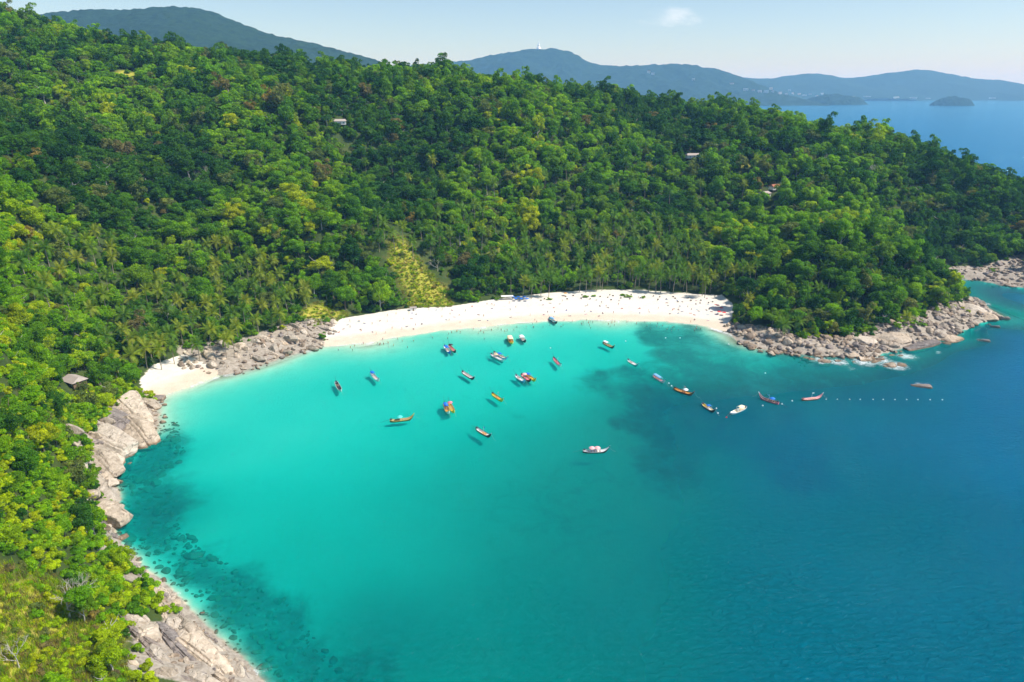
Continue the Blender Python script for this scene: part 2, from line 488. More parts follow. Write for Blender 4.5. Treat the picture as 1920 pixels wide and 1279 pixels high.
# clearings: houses and patches of bare earth
HOUSE_PX = [(140,716,3),(638,229,4),(1434,364,4),(1300,293,3.5),(1452,352,3)]
HOUSES = [hit(u, v, o) for u, v, o in HOUSE_PX]
EARTH = [hit(u, v, 1) + (r,) for u, v, r in [(238,138,12),(1397,306,7),(945,468,6),(925,478,5),(1555,295,6)]]
for ex, ey, ez, er in EARTH:
    grass_m = np.maximum(grass_m, sstep(er, er * .5, np.hypot(gx - ex, gy - ey)))
gm = mesh_np('ground', gv, grid_faces(len(GX), len(GY)), [tg.m], True,
             {'sand': ('POINT', sand_m), 'rock': ('POINT', rock_m), 'grass': ('POINT', grass_m), 'reef': ('POINT', reef_m)})
tag(link('ground', gm), 'wooded hillside, white beach and sandy sea bed of the bay', kind='structure')

# ------------------------------------------------------------------ the sea
WX = axis([(-28000,-8000,4000),(-8000,-1000,1000),(-1000,-260,37),(-260,420,4),(420,1200,30),(1200,8000,680),(8000,28000,4000)])
WY = axis([(-6000,-100,600),(-100,90,12),(90,560,4),(560,1500,40),(1500,9000,750),(9000,28000,3800)])
wx, wy = np.meshgrid(WX, WY)
inb = (wx > GX[0]) & (wx < GX[-1]) & (wy > GY[0]) & (wy < GY[-1])
depth = np.where(inb, -lerp_grid(hz, wx, wy), 26.0)
outside = np.maximum.reduce([GX[0] - wx, wx - GX[-1] + 150, GY[0] - wy + 20, wy - GY[-1] + 100])
depth = depth * (1 - sstep(0, 100, outside)) + 26 * sstep(0, 100, outside)
sdw = poly_sd(wx, wy, LAND)
hx, hy = wx, wy
foam_zone = 0.52 * sstep(5, 0.5, np.abs(poly_sd(wx, wy, HEAD))) * (sdw < 1) * sstep(0.40, 0.62, fbm(wx, wy, 17, 83, 3))
foam_zone = np.maximum(foam_zone, 0.5 * sstep(4, 0.5, np.abs(sdw)) * (poly_sd(wx, wy, BEACH) < -12) * (poly_sd(wx, wy, COVE) < -8) * sstep(0.5, 0.66, fbm(wx, wy, 13, 85, 3)))
foam_zone = np.maximum(foam_zone, 0.34 * sstep(2.2, 0.4, np.abs(sdw + 0.8)) * sstep(0.35, 0.6, fbm(wx, wy, 25, 87, 3)) * (poly_sd(wx, wy, BEACH) > -12))
for u, v, r in [(1728,722,5.5),(1845,638,6),(1676,685,12),(1620,679,11),(1650,674,10),(1540,676,9),(1575,680,8),(1700,668,9),(1850,570,6),(465,1270,6),(290,1092,3.5),(320,1118,3.5),(300,1000,2.5),(1600,690,4),(1760,660,4)]:
    q = P(u, v)
    foam_zone = np.maximum(foam_zone, sstep(r, r * 0.3, np.hypot(wx - q[0], wy - q[1])))
tw = NT('sea_water')
wp = tw.pos()
dep = tw.attr('depth')
dn = tw.math('MULTIPLY', dep, tw.math('ADD', 0.86, tw.math('MULTIPLY', tw.noise(0.018, 4, 0.55, wp), 0.28)))
dn = tw.math('MAXIMUM', dn, 0.0)
def trans(k):
    return tw.math('POWER', 2.718, tw.math('MULTIPLY', dn, -k))
Tr, Tg, Tb = trans(1.05), trans(0.155), trans(0.17)
comb = tw.n('ShaderNodeCombineColor')
tw.l(Tr, comb.inputs[0]); tw.l(Tg, comb.inputs[1]); tw.l(Tb, comb.inputs[2])
Tc = comb.outputs[0]
inv = tw.n('ShaderNodeInvert'); tw.l(Tc, inv.inputs['Color'])
body = tw.ramp(tw.math('DIVIDE', dn, 24.0), [(0.0, (0.0, 0.40, 0.36)), (0.14, (0.0, 0.275, 0.26)), (0.27, (0.0, 0.112, 0.120)), (0.42, (0.0, 0.100, 0.165)), (0.62, (0.0, 0.112, 0.215)), (1.0, (0.0, 0.125, 0.28))], 'B_SPLINE')
bodyc = tw.mix(1.0, body, inv.outputs[0], 'MULTIPLY')
# ripples: small wind chop over a longer swell
sw1 = tw.noise(0.62, 4, 0.68, tw.scaled(wp, (0.5, 1.0, 1.0)), 0.6)
gust = tw.math('ADD', 0.5, tw.math('MULTIPLY', tw.noise(0.016, 4, 0.6, tw.scaled(wp, (0.6, 1.0, 1.0)), 0.8), 1.2))
sw2 = tw.noise(0.11, 3, 0.5, tw.scaled(wp, (0.6, 1.0, 1.0)), 0.3)
wv = tw.math('ADD', tw.math('MULTIPLY', tw.math('MULTIPLY', sw1, gust), 1.5), tw.math('MULTIPLY', sw2, 1.1))
bmp = tw.bump(wv, 1.0, 1.0)
dif = tw.n('ShaderNodeBsdfDiffuse'); tw.l(bodyc, dif.inputs[0]); tw.l(bmp, dif.inputs['Normal'])
tra = tw.n('ShaderNodeBsdfTransparent'); tw.l(Tc, tra.inputs[0])
add = tw.n('ShaderNodeAddShader'); tw.l(dif.outputs[0], add.inputs[0]); tw.l(tra.outputs[0], add.inputs[1])
glo = tw.n('ShaderNodeBsdfGlossy'); glo.inputs[0].default_value = (0.5, 0.85, 1.0, 1); glo.inputs['Roughness'].default_value = 0.08; tw.l(bmp, glo.inputs['Normal'])
fre = tw.n('ShaderNodeFresnel'); fre.inputs['IOR'].default_value = 1.33
fr = tw.math('MULTIPLY', fre.outputs[0], tw.math('ADD', 0.22, tw.math('MULTIPLY', tw.smooth(fre.outputs[0], 0.15, 0.50), 0.6)))
mx = tw.n('ShaderNodeMixShader'); tw.l(fr, mx.inputs[0]); tw.l(add.outputs[0], mx.inputs[1]); tw.l(glo.outputs[0], mx.inputs[2])
fo = tw.n('ShaderNodeBsdfDiffuse'); fo.inputs[0].default_value = (0.85, 0.88, 0.88, 1)
fn = tw.noise(0.75, 8, 0.75, wp, 1.5)
ff = tw.math('MULTIPLY', tw.smooth(tw.math('ADD', fn, tw.math('MULTIPLY', tw.attr('foam'), 0.26)), 0.62, 0.86), tw.attr('foam'), True)
lapz = tw.math('MULTIPLY', tw.smooth(dep, 0.0, 0.10), tw.smooth(dep, 0.34, 0.16))
lapn = tw.smooth(tw.noise(0.16, 6, 0.7, wp, 1.0), 0.44, 0.58)
ff = tw.math('MAXIMUM', ff, tw.math('MULTIPLY', tw.math('MULTIPLY', lapz, lapn), tw.math('MULTIPLY', tw.attr('lap'), 0.75)), True)
mf = tw.n('ShaderNodeMixShader'); tw.l(tw.math('MULTIPLY', ff, 0.75), mf.inputs[0]); tw.l(mx.outputs[0], mf.inputs[1]); tw.l(fo.outputs[0], mf.inputs[2])
tw.l(mf.outputs[0], tw.out.inputs[0])
wm = mesh_np('sea', np.stack([wx.ravel(), wy.ravel(), np.zeros(wx.size)], 1), grid_faces(len(WX), len(WY)), [tw.m], True,
             {'depth': ('POINT', depth), 'foam': ('POINT', foam_zone), 'lap': ('POINT', sstep(-14, -6, np.maximum(poly_sd(wx, wy, BEACH), poly_sd(wx, wy, COVE))))})
tag(link('sea', wm), 'turquoise bay water deepening to blue sea', kind='structure')

# ------------------------------------------------------------------ far hills and islands
def hill_material(name, dark, lite, scale):
    t = NT(name)
    p = t.pos()
    c = t.ramp(t.noise(scale, 6, 0.7, p), [(0.3, dark), (0.65, lite), (0.85, tuple(min(1, a * 1.5) for a in lite))])
    t.principled(c, 0.95, t.bump(t.noise(scale * 1.6, 5, 0.7, p), 1.0, 6.0), spec=0.05)
    return t.m
hm1 = hill_material('far_forest', (0.008, 0.022, 0.012), (0.026, 0.058, 0.022), 0.03)

def profile_hill(name, sky_px, Y, depth_m, step, label, bump=7.0, cell=14.0, back=0.7):
    """a ridge whose crest stands at distance Y and follows the given skyline; slopes both ways to the sea"""
    us = [p[0] for p in sky_px]
    x0, x1 = (us[0] - 960) / F * Y / ray(960, 150)[1], (us[-1] - 960) / F * Y / ray(960, 150)[1]
    nx = int((x1 - x0) / step); ny = int(depth_m * (1 + back) / step)
    X = np.linspace(x0, x1, nx)
    crest = np.array([RG(u, v, Y, 0)[2] for u, v in sky_px]); cx = np.array([RG(u, v, Y, 0)[0] for u, v in sky_px])
    cz = np.interp(X, cx, crest)
    k = max(1, int(0.012 * nx)); kern = np.ones(2 * k + 1) / (2 * k + 1)
    cz = np.convolve(np.pad(cz, k, mode='edge'), kern, 'valid')
    Yv = np.linspace(Y - depth_m, Y + depth_m * back, ny)
    A, B = np.meshgrid(X, Yv)
    warp = (fbm(A, B, depth_m * 0.5, 51) - 0.5) * depth_m * 0.5
    t = np.where(B < Y, (B + warp * sstep(0, depth_m * .4, np.abs(B - Y)) - (Y - depth_m)) / depth_m, 1 - (B - Y) / (depth_m * back))
    t = np.clip(t, 0, 1)
    prof = np.where(B < Y, t ** 0.85, t)
    Z = cz[None, :] * prof
    Z *= 1 - 0.35 * sstep(0, 0.5, 1 - t) * fbm(A, B, depth_m * 0.35, 61)
    Z += (fbm(A, B, cell, 71, 3) - 0.5) * bump * 2 * sstep(2, 12, Z)
    Z -= 3
    m = mesh_np(name, np.stack([A.ravel(), B.ravel(), Z.ravel()], 1), grid_faces(nx, ny), [hm1], True)
    o = tag(link(name, m), label, kind='structure')
    return lambda x, y: float(Z[min(ny - 1, max(0, int((y - Yv[0]) / (Yv[1] - Yv[0])))), min(nx - 1, max(0, int((x - x0) / (X[1] - X[0]))))])

profile_hill('hill_behind_forest', [(-420,60),(-150,40),(40,28),(100,22),(150,16),(200,15),(240,18),(285,12),(330,10),(380,14),(420,28),(470,50),(520,66),(570,76),(620,88),(680,104),(760,130),(900,165)],
             3400, 1250, 12, 'dark blue green wooded hill behind the near ridge', 8, 16)
hstat = profile_hill('hill_with_statue', [(560,150),(700,130),(830,116),(875,112),(930,101),(990,91),(1040,90),(1075,98),(1105,116),(1140,124),(1200,122),(1250,120),(1290,118),(1310,124),(1345,128),(1385,142),(1430,160),(1475,184)],
             6800, 1150, 24, 'hazy blue hill carrying a white statue on its crest', 12, 34)
hfar = profile_hill('hills_across_the_bay', [(1000,160),(1150,150),(1280,140),(1340,128),(1380,144),(1440,147),(1500,138),(1530,136),(1560,142),(1590,147),(1640,139),(1690,133),(1725,128),(1770,136),(1830,147),(1880,150),(1930,161),(2050,150),(2200,140),(2400,150)],
             9300, 1350, 36, 'pale blue hills on the far side of the sea', 12, 60)

def island(name, u0, u1, vbase, vtop, label):
    a, b = P(u0, vbase), P(u1, vbase)
    cx, cyy = (a[0] + b[0]) / 2, a[1]
    Lx = (b[0] - a[0]) / 2
    Ly = Lx * 0.55
    hgt = RG((u0 + u1) / 2, vtop, cyy + Ly * .3, 0)[2]
    nx, ny = 90, 50
    A, B = np.meshgrid(np.linspace(-1.1, 1.1, nx), np.linspace(-1.1, 1.1, ny))
    r = np.sqrt(A ** 2 + B ** 2) + (fbm(A, B, 0.5, 5) - .5) * .2
    Z = hgt * np.clip(1 - r ** 3.0, -0.1, 1) ** 1 * (0.8 + 0.35 * fbm(A, B, 0.3, 8)) + (fbm(A, B, .06, 9) - .5) * hgt * .22
    m = mesh_np(name, np.stack([cx + A.ravel() * Lx, cyy + B.ravel() * Ly, Z.ravel() - 2], 1), grid_faces(nx, ny), [hm1], True)
    tag(link(name, m), label, kind='structure')
island('island', 1500, 1626, 196, 177, 'long low wooded island nearer the ridge')
island('island', 1746, 1826, 198, 181, 'small round wooded island out at sea')

# ================================================================== VEGETATION
def leaf_material(name, stops, trans=0.25, dead=False):
    trans = trans + 0.14
    t = NT(name)
    oi = t.n('ShaderNodeObjectInfo')
    tone = t.attr('tone')
    base = t.ramp(oi.outputs['Random'], stops)
    patch = t.noise(0.012, 3, 0.6, oi.outputs['Location'])
    base = t.mix(t.smooth(patch, 0.35, 0.7), base, t.mix(1.0, base, (1.15, 1.1, 0.8, 1), 'MULTIPLY'))
    c = t.mix(t.math('MULTIPLY', tone, 0.85), t.mix(1.0, base, (0.58, 0.64, 0.7, 1), 'MULTIPLY'), t.mix(1.0, base, (1.45, 1.42, 0.9, 1), 'MULTIPLY'))
    d = t.n('ShaderNodeBsdfDiffuse'); t.l(c, d.inputs[0])
    r = t.n('ShaderNodeBsdfTranslucent'); t.l(t.mix(1.0, c, (1.3, 1.35, 0.5, 1), 'MULTIPLY'), r.inputs[0])
    mx = t.n('ShaderNodeMixShader'); mx.inputs[0].default_value = trans
    t.l(d.outputs[0], mx.inputs[1]); t.l(r.outputs[0], mx.inputs[2])
    g = t.n('ShaderNodeBsdfGlossy'); g.inputs['Roughness'].default_value = 0.55; g.inputs[0].default_value = (0.9, 0.95, 1.0, 1)
    m2 = t.n('ShaderNodeMixShader'); m2.inputs[0].default_value = 0.0 if dead else 0.008
    t.l(mx.outputs[0], m2.inputs[1]); t.l(g.outputs[0], m2.inputs[2])
    t.l(m2.outputs[0], t.out.inputs[0])
    return t.m

LEAF = {
 'dark':   leaf_material('foliage_dark_green',   [(0.0, (0.026, 0.105, 0.012)), (0.5, (0.048, 0.150, 0.010)), (1.0, (0.076, 0.185, 0.008))], 0.2),
 'mid':    leaf_material('foliage_mid_green',    [(0.0, (0.080, 0.220, 0.006)), (0.5, (0.125, 0.275, 0.004)), (1.0, (0.175, 0.300, 0.006))]),
 'bright': leaf_material('foliage_bright_green', [(0.0, (0.145, 0.330, 0.003)), (0.5, (0.200, 0.390, 0.003)), (1.0, (0.260, 0.420, 0.004))], 0.3),
 'yellow': leaf_material('foliage_yellow_green', [(0.0, (0.290, 0.430, 0.003)), (0.5, (0.360, 0.470, 0.003)), (1.0, (0.450, 0.480, 0.004))], 0.3),
 'olive':  leaf_material('foliage_olive_grey',   [(0.0, (0.110, 0.160, 0.040)), (0.5, (0.150, 0.200, 0.050)), (1.0, (0.210, 0.225, 0.070))], 0.2),
 'brown':  leaf_material('foliage_dry_brown',    [(0.0, (0.170, 0.150, 0.075)), (0.5, (0.220, 0.185, 0.085)), (1.0, (0.310, 0.235, 0.060))], 0.2, True),
}
def bark_material(name, a, b):
    t = NT(name)
    p = t.n('ShaderNodeTexCoord').outputs['Object']
    nz = t.noise(3.0, 6, 0.65, t.scaled(p, (1, 1, 0.25)))
    t.principled(t.ramp(nz, [(0.3, a), (0.7, b)]), 0.9, t.bump(nz, 0.5, 0.1), spec=0.1)
    return t.m
BARK = bark_material('bark_brown', (0.10, 0.075, 0.05), (0.24, 0.19, 0.14))
BARK_PALE = bark_material('bark_pale_grey', (0.32, 0.28, 0.23), (0.60, 0.56, 0.49))
BARK_PALM = bark_material('bark_palm', (0.20, 0.16, 0.12), (0.42, 0.36, 0.28))

def leaf_quads(pos, nrm, size, r, bend=0.0, aspect=1.0):
    """kite shaped leaf sprays; returns verts and quads"""
    n = len(pos)
    nrm = nrm / (np.linalg.norm(nrm, axis=1, keepdims=True) + 1e-9)
    a = r.normal(size=(n, 3))
    t1 = np.cross(nrm, a); t1 /= np.linalg.norm(t1, axis=1, keepdims=True) + 1e-9
    t2 = np.cross(nrm, t1)
    s = size[:, None]
    w_ = s * aspect * r.uniform(0.55, 1.0, (n, 1))
    v = np.empty((n, 4, 3))
    v[:, 0] = pos - t1 * s * 0.9
    v[:, 1] = pos - t2 * w_ * 0.55 + nrm * s * bend
    v[:, 2] = pos + t1 * s
    v[:, 3] = pos + t2 * w_ * 0.55 + nrm * s * bend
    f = np.arange(n * 4).reshape(n, 4)
    return v.reshape(-1, 3), f

def crown_points(r, R, Hc, n_lobes, n_leaves, flat=0.7, rough=0.6, small=1.0):
    """lobed, uneven crown standing from z=0 to about Hc; leaves lie on the skins of the lobes"""
    th = r.uniform(0, 2 * np.pi, n_lobes)
    gap = r.uniform(0, 2 * np.pi)
    el = np.arcsin(r.uniform(-0.25, 1.0, n_lobes))
    rad = r.uniform(0.40, 0.92, n_lobes) * (0.80 + 0.25 * np.cos(th - gap) + 0.12 * np.cos(2 * th + gap))
    ex, ey = r.uniform(0.8, 1.15), r.uniform(0.8, 1.15)
    cx = R * rad * np.cos(el) * np.cos(th) * ex; cy_ = R * rad * np.cos(el) * np.sin(th) * ey
    cz = Hc * 0.42 + Hc * 0.46 * np.sin(el) * rad / 0.62 + Hc * 0.07 * r.normal(size=n_lobes)
    lr = R * r.uniform(0.13, 0.34, n_lobes) * small
    lob = np.stack([cx, cy_, cz], 1)
    lob = np.vstack([lob, [[0, 0, Hc * 0.48]]]); lr = np.append(lr, R * 0.46)
    lt = r.normal(size=len(lob)) * 0.20
    pick = r.choice(len(lob), n_leaves * 2, p=(lr ** 2) / (lr ** 2).sum())
    d = r.normal(size=(n_leaves * 2, 3)); d /= np.linalg.norm(d, axis=1, keepdims=True)
    d[:, 2] = np.where((d[:, 2] < -0.25) & (r.random(len(d)) < 0.75), -d[:, 2], d[:, 2])
    rr = lr[pick] * (1 - 0.30 * r.random(len(d)) ** 2.0 + 0.10 * r.normal(size=len(d)))
    sc = np.array([1, 1, flat])
    p = lob[pick] + d * rr[:, None] * sc
    keep = np.ones(len(p), bool)
    for c, q in zip(lob, lr):
        keep &= np.linalg.norm((p - c) / sc, axis=1) > q * 0.70
    p, d, pick = p[keep][:n_leaves], d[keep][:n_leaves], pick[keep][:n_leaves]
    nrm = d / sc + r.normal(size=d.shape) * rough + np.array([0, 0, 0.25])
    tone = np.clip(0.47 + lt[pick] + 0.26 * r.normal(size=len(p)), 0, 1)
    return p, nrm, tone

def make_crown(name, seed, R, Hc, n_lobes, n_leaves, leaf, flat, mats, rough=0.6):
    r = np.random.default_rng(seed)
    p, nrm, tone = crown_points(r, R, Hc, n_lobes, n_leaves, flat, rough)
    v, f = leaf_quads(p, nrm, leaf * r.uniform(0.6, 1.25, len(p)), r, 0.12)
    return {k: mesh_np(name, v, f, [LEAF[k]], False, {'tone': ('FACE', tone)}) for k in mats}

def tube(path, radii, sides=6):
    path = np.asarray(path, float); n = len(path)
    vs = []
    for i in range(n):
        t = path[min(i + 1, n - 1)] - path[max(i - 1, 0)]
        t /= np.linalg.norm(t) + 1e-9
        a = np.cross(t, [0.13, 0.97, 0.2]); a /= np.linalg.norm(a) + 1e-9
        b = np.cross(t, a)
        ang = np.arange(sides) * 2 * np.pi / sides
        vs.append(path[i] + radii[i] * (np.cos(ang)[:, None] * a + np.sin(ang)[:, None] * b))
    v = np.vstack(vs)
    f = []
    for i in range(n - 1):
        for k in range(sides):
            f.append((i * sides + k, i * sides + (k + 1) % sides, (i + 1) * sides + (k + 1) % sides, (i + 1) * sides + k))
    return v, np.array(f)

def joinv(parts):
    vs, fs, o = [], [], 0
    for v, f in parts:
        vs.append(v); fs.append(np.asarray(f) + o); o += len(v)
    return np.vstack(vs), np.vstack(fs)

def make_trunk(name, seed, h, r0, mat, limbs=5, spread=3.0, top=1.5):
    r = np.random.default_rng(seed)
    lean = r.uniform(-0.4, 0.4, 2)
    zs = np.linspace(-1.5, h, 6)
    path = np.stack([lean[0] * (zs / h) ** 2 + 0.12 * r.normal(size=6), lean[1] * (zs / h) ** 2 + 0.12 * r.normal(size=6), zs], 1)
    parts = [tube(path, r0 * np.linspace(1.25, 0.5, 6), 7)]
    for i in range(limbs):
        a = i * 2 * np.pi / limbs + r.uniform(-0.4, 0.4)
        s = path[r.integers(3, 6)]
        L = spread * r.uniform(0.7, 1.1)
        e = s + np.array([np.cos(a) * L, np.sin(a) * L, top * r.uniform(0.7, 1.6)])
        m_ = (s + e) / 2 + np.array([0, 0, -0.3]) + 0.25 * r.normal(size=3)
        parts.append(tube([s, m_, e], [r0 * 0.45, r0 * 0.3, r0 * 0.1], 5))
    v, f = joinv(parts)
    return mesh_np(name, v, f, [mat], True)

KEYS = ['dark', 'mid', 'bright', 'yellow', 'olive', 'brown']
# unit-size models: crown radius 6 m; far models are coarser, near ones finer
FAR, NEAR = [], []
NF = 9
for i in range(NF):
    fl = [0.85, 0.65, 0.95, 0.6, 1.0, 0.8, 0.7, 1.1, 0.75][i]
    FAR.append(make_crown('crown_far', 100 + i, 6.0, [8.5, 7, 11, 6.5, 13, 8, 9.5, 15, 7.5][i], [24, 30, 22, 34, 22, 32, 28, 24, 38][i], 1500, 0.62, fl, KEYS, 1.0))
for i in range(8):
    fl = [0.6, 0.8, 0.5, 0.9, 0.7, 0.45, 0.8, 0.65][i]
    NEAR.append(make_crown('crown', 200 + i, 6.0, [7, 9.5, 6.5, 11, 8, 6, 10, 8.5][i], [38, 32, 46, 34, 42, 50, 40, 36][i], 5600, 0.36, fl, KEYS, 0.95))
TRUNKS = [make_trunk('trunk', 300 + i, 7.5, 0.33, BARK_PALE if i % 3 == 0 else BARK, 5, 3.4, 2.0) for i in range(4)]
SHRUB = []
for i in range(4):
    SHRUB.append(make_crown('foliage', 400 + i, 2.2, 2.6, 9, 1300, 0.26, 0.8, KEYS, 0.7))

# bare, leafless crowns: forking pale twigs
def make_bare(name, seed, h, mat, spread=0.8):
    r = np.random.default_rng(seed)
    parts = []
    def grow(s, d, L, rad, lev):
        e = s + d * L
        mid = (s + e) / 2 + r.normal(size=3) * L * 0.06
        parts.append(tube([s, mid, e], [rad, rad * 0.82, rad * 0.62], 5 if lev < 2 else 3))
        if lev >= 5 or rad < 0.012: return
        for _ in range(3 if lev < 2 else r.integers(2, 4)):
            nd = d + r.normal(size=3) * spread * 0.62; nd[2] += 0.22
            nd /= np.linalg.norm(nd)
            grow(e, nd, L * r.uniform(0.62, 0.82), rad * 0.6, lev + 1)
    grow(np.array([0, 0, -1.0]), np.array([0.05, 0.02, 1.0]), h * 0.34, h * 0.028, 0)
    v, f = joinv(parts)
    return mesh_np(name, v, f, [mat], True)
BARE = [make_bare('branches', 500 + i, 10.0, BARK_PALE) for i in range(3)]

# coconut palm: curved trunk, arching fronds with separate leaflets
def make_frond(name, seed, L, mat, droop):
    r = np.random.default_rng(seed)
    n = 11
    ts = np.linspace(0, 1, n)
    vs, fs, tone = [], [], []
    def spine(t):
        return np.array([L * (t - 0.18 * droop * t * t), 0, L * (0.34 * t - droop * t * t)])
    for i in range(n - 1):
        t0, t1 = ts[i], ts[i] + 0.80 * (ts[1] - ts[0])
        a, b = spine(t0), spine(t1)
        w_ = L * 0.235 * (np.sin(np.pi * min(1, (t0 + 0.12) * 0.9)) ** 0.6) * r.uniform(0.85, 1.1)
        for sgn in (-1, 1):
            tip = np.array([L * 0.11, sgn * w_, -0.42 * w_])
            o = len(vs)
            vs += [a, b, b * 0.4 + a * 0.6 + tip * 1.08, a + tip * 0.9]
            fs.append((o, o + 1, o + 2, o + 3)); tone.append(r.uniform(0.3, 0.8))
    o = len(vs)
    for t in (0, 0.5, 1.0):
        c = spine(t); q = 0.05 * (1 - 0.7 * t)
        vs += [c + [0, -q, 0.02], c + [0, q, 0.02]]
    fs += [(o, o + 1, o + 3, o + 2), (o + 2, o + 3, o + 5, o + 4)]; tone += [0.9, 0.9]
    return np.array(vs), np.array(fs), np.array(tone)

PALM_LEAF = {
 'green': leaf_material('palm_frond_green', [(0.0, (0.070, 0.170, 0.020)), (0.5, (0.110, 0.220, 0.025)), (1.0, (0.160, 0.250, 0.035))], 0.25),
 'gold':  leaf_material('palm_frond_yellow', [(0.0, (0.170, 0.260, 0.020)), (0.5, (0.230, 0.300, 0.030)), (1.0, (0.280, 0.310, 0.040))], 0.25),
}
FRONDS = {}
for k in PALM_LEAF:
    FRONDS[k] = []
    for i, dr in enumerate([0.10, 0.42, 0.70, 0.98]):
        v, f, tn = make_frond('frond', 600 + i, 5.0, None, dr)
        FRONDS[k].append((v, f, tn, mesh_np('frond', v, f, [PALM_LEAF[k]], False, {'tone': ('FACE', tn)})))
def frond_layout(seed):
    r = np.random.default_rng(seed)
    out = []
    for i in range(22):
        lay = i * 4 // 22
        az = i * 2.399 + r.uniform(-0.25, 0.25)
        pitch = [0.75, 0.30, 0.0, -0.35][lay] + r.uniform(-0.15, 0.15)
        out.append((min(3, lay), az, pitch, r.uniform(0.85, 1.1)))
    return out
def palm_crown_mesh(seed, key):
    vs, fs, ts, o = [], [], [], 0
    for k, az, pitch, s in frond_layout(seed):
        v, f, tn, _ = FRONDS[key][k]
        M = np.array((Matrix.Rotation(az, 3, 'Z') @ Matrix.Rotation(-pitch, 3, 'Y')))
        vs.append((v * s) @ M.T); fs.append(f + o); ts.append(tn); o += len(v)
    return mesh_np('crown', np.vstack(vs), np.vstack(fs), [PALM_LEAF[key]], False, {'tone': ('FACE', np.concatenate(ts))})
PALM_CROWN = {k: [palm_crown_mesh(700 + i, k) for i in range(3)] for k in PALM_LEAF}
PALM_TRUNK = []
for i in range(4):
    r = np.random.default_rng(800 + i)
    zs = np.linspace(-0.8, 10, 8)
    bx, by = r.uniform(-1.6, 1.6, 2)
    PALM_TRUNK.append((mesh_np('trunk', *tube(np.stack([bx * (zs / 10) ** 2, by * (zs / 10) ** 2, zs], 1), np.linspace(0.24, 0.13, 8), 7), [BARK_PALM], True), (bx, by)))

# ------------------------------------------------------------------ where things grow
def visible(x, y, z, tol=3.0, canopy=7.0):
    """is a point seen from the camera over the forest canopy"""
    u, v, fw = project(x, y, z)
    ok = (fw > 20) & (u > -150) & (u < 2070) & (v > -60) & (v < 1420)
    n = 60
    occ = np.zeros(np.shape(x), bool)
    for s in np.linspace(0.15, 0.97, n):
        px, py, pz = x * s, y * s, CAM_H + (z - CAM_H) * s
        g = height(px, py)
        cv = np.where((coast(px, py) > 12) & (beachd(px, py) < 0), canopy, 0)
        occ |= pz < g + cv - tol
    return ok & ~occ

def in_poly(x, y, poly, grow=0.0):
    return poly_sd(x, y, poly) > -grow

TREE = []   # x, y, z, scale, height factor, key index, rotation
sp = 6.1
ax_, ay_ = np.meshgrid(np.arange(-760, 700, sp), np.arange(30, 1010, sp))
ax_ = (ax_ + (np.arange(ax_.shape[0]) % 2)[:, None] * sp / 2).ravel(); ay_ = ay_.ravel()
ax_ = ax_ + rng.uniform(-.44, .44, ax_.size) * sp; ay_ = ay_ + rng.uniform(-.44, .44, ay_.size) * sp
nx2, ny2 = np.meshgrid(np.arange(-330, -40, 4.7), np.arange(70, 380, 4.7))
nx2, ny2 = nx2.ravel() + rng.uniform(-2.4, 2.4, nx2.size), ny2.ravel() + rng.uniform(-2.4, 2.4, ny2.size)
hx2, hy2 = np.meshgrid(np.arange(130, 350, 5.4), np.arange(340, 500, 5.4))
hx2, hy2 = hx2.ravel() + rng.uniform(-3, 3, hx2.size), hy2.ravel() + rng.uniform(-3, 3, hy2.size)
drop_ = ((ax_ > -330) & (ax_ < -40) & (ay_ > 70) & (ay_ < 380)) | ((ax_ > 130) & (ax_ < 350) & (ay_ > 340) & (ay_ < 500))
ax_ = np.concatenate([ax_[~drop_], nx2, hx2]); ay_ = np.concatenate([ay_[~drop_], ny2, hy2])
cd = coast(ax_, ay_)
keep = (cd > np.where((ax_ < 0) & (ay_ < 330), 4.5, 10) + 6 * (fbm(ax_, ay_, 20, 44) - 0.5))
keep &= beachd(ax_, ay_) < -2.5
for pl, gr in [(LEDGE, -2.0), (HEAD, -2.5), (SLAB, 1.5), (GRASS, 1.0), (SLOPE3, 1.0), (INLET, -2.0), (NROCK, -3.0), (NROCK2, 0.5)]:
    keep &= ~in_poly(ax_, ay_, pl, gr)
keep &= ~(in_poly(ax_, ay_, GRASS2, 0) & (rng.random(ax_.size) < 0.85))
_u, _v, _w = project(ax_, ay_, height(ax_, ay_) + 4)
keep &= ~((_v > 1000) & (_u < 300) & (rng.random(ax_.size) < 0.62))
for q in HOUSES:
    for s_, rr_ in ((1.0, 9), (0.97, 7), (0.94, 6)):
        keep &= np.hypot(ax_ - q[0] * s_, ay_ - q[1] * s_) > rr_
for q in EARTH:
    for s_ in (1.0, 0.975):
        keep &= np.hypot(ax_ - q[0] * s_, ay_ - q[1] * s_) > q[3] * 0.9
ax_, ay_ = ax_[keep], ay_[keep]
az_ = height(ax_, ay_)
vis = visible(ax_, ay_, az_ + 13)
ax_, ay_, az_ = ax_[vis], ay_[vis], az_[vis]
n = len(ax_)
scl = np.clip(rng.lognormal(-0.22, 0.42, n), 0.34, 1.6)
near_c = coast(ax_, ay_)
scl *= 0.62 + 0.38 * sstep(8, 45, near_c)
dist = np.sqrt(ax_ ** 2 + ay_ ** 2 + (CAM_H - az_) ** 2)
scl = np.where((ax_ < -40) & (ay_ < 380), np.clip(scl * 0.9, 0.4, 1.05), scl)
lift = rng.uniform(0.8, 4.6, n) * np.sqrt(scl)
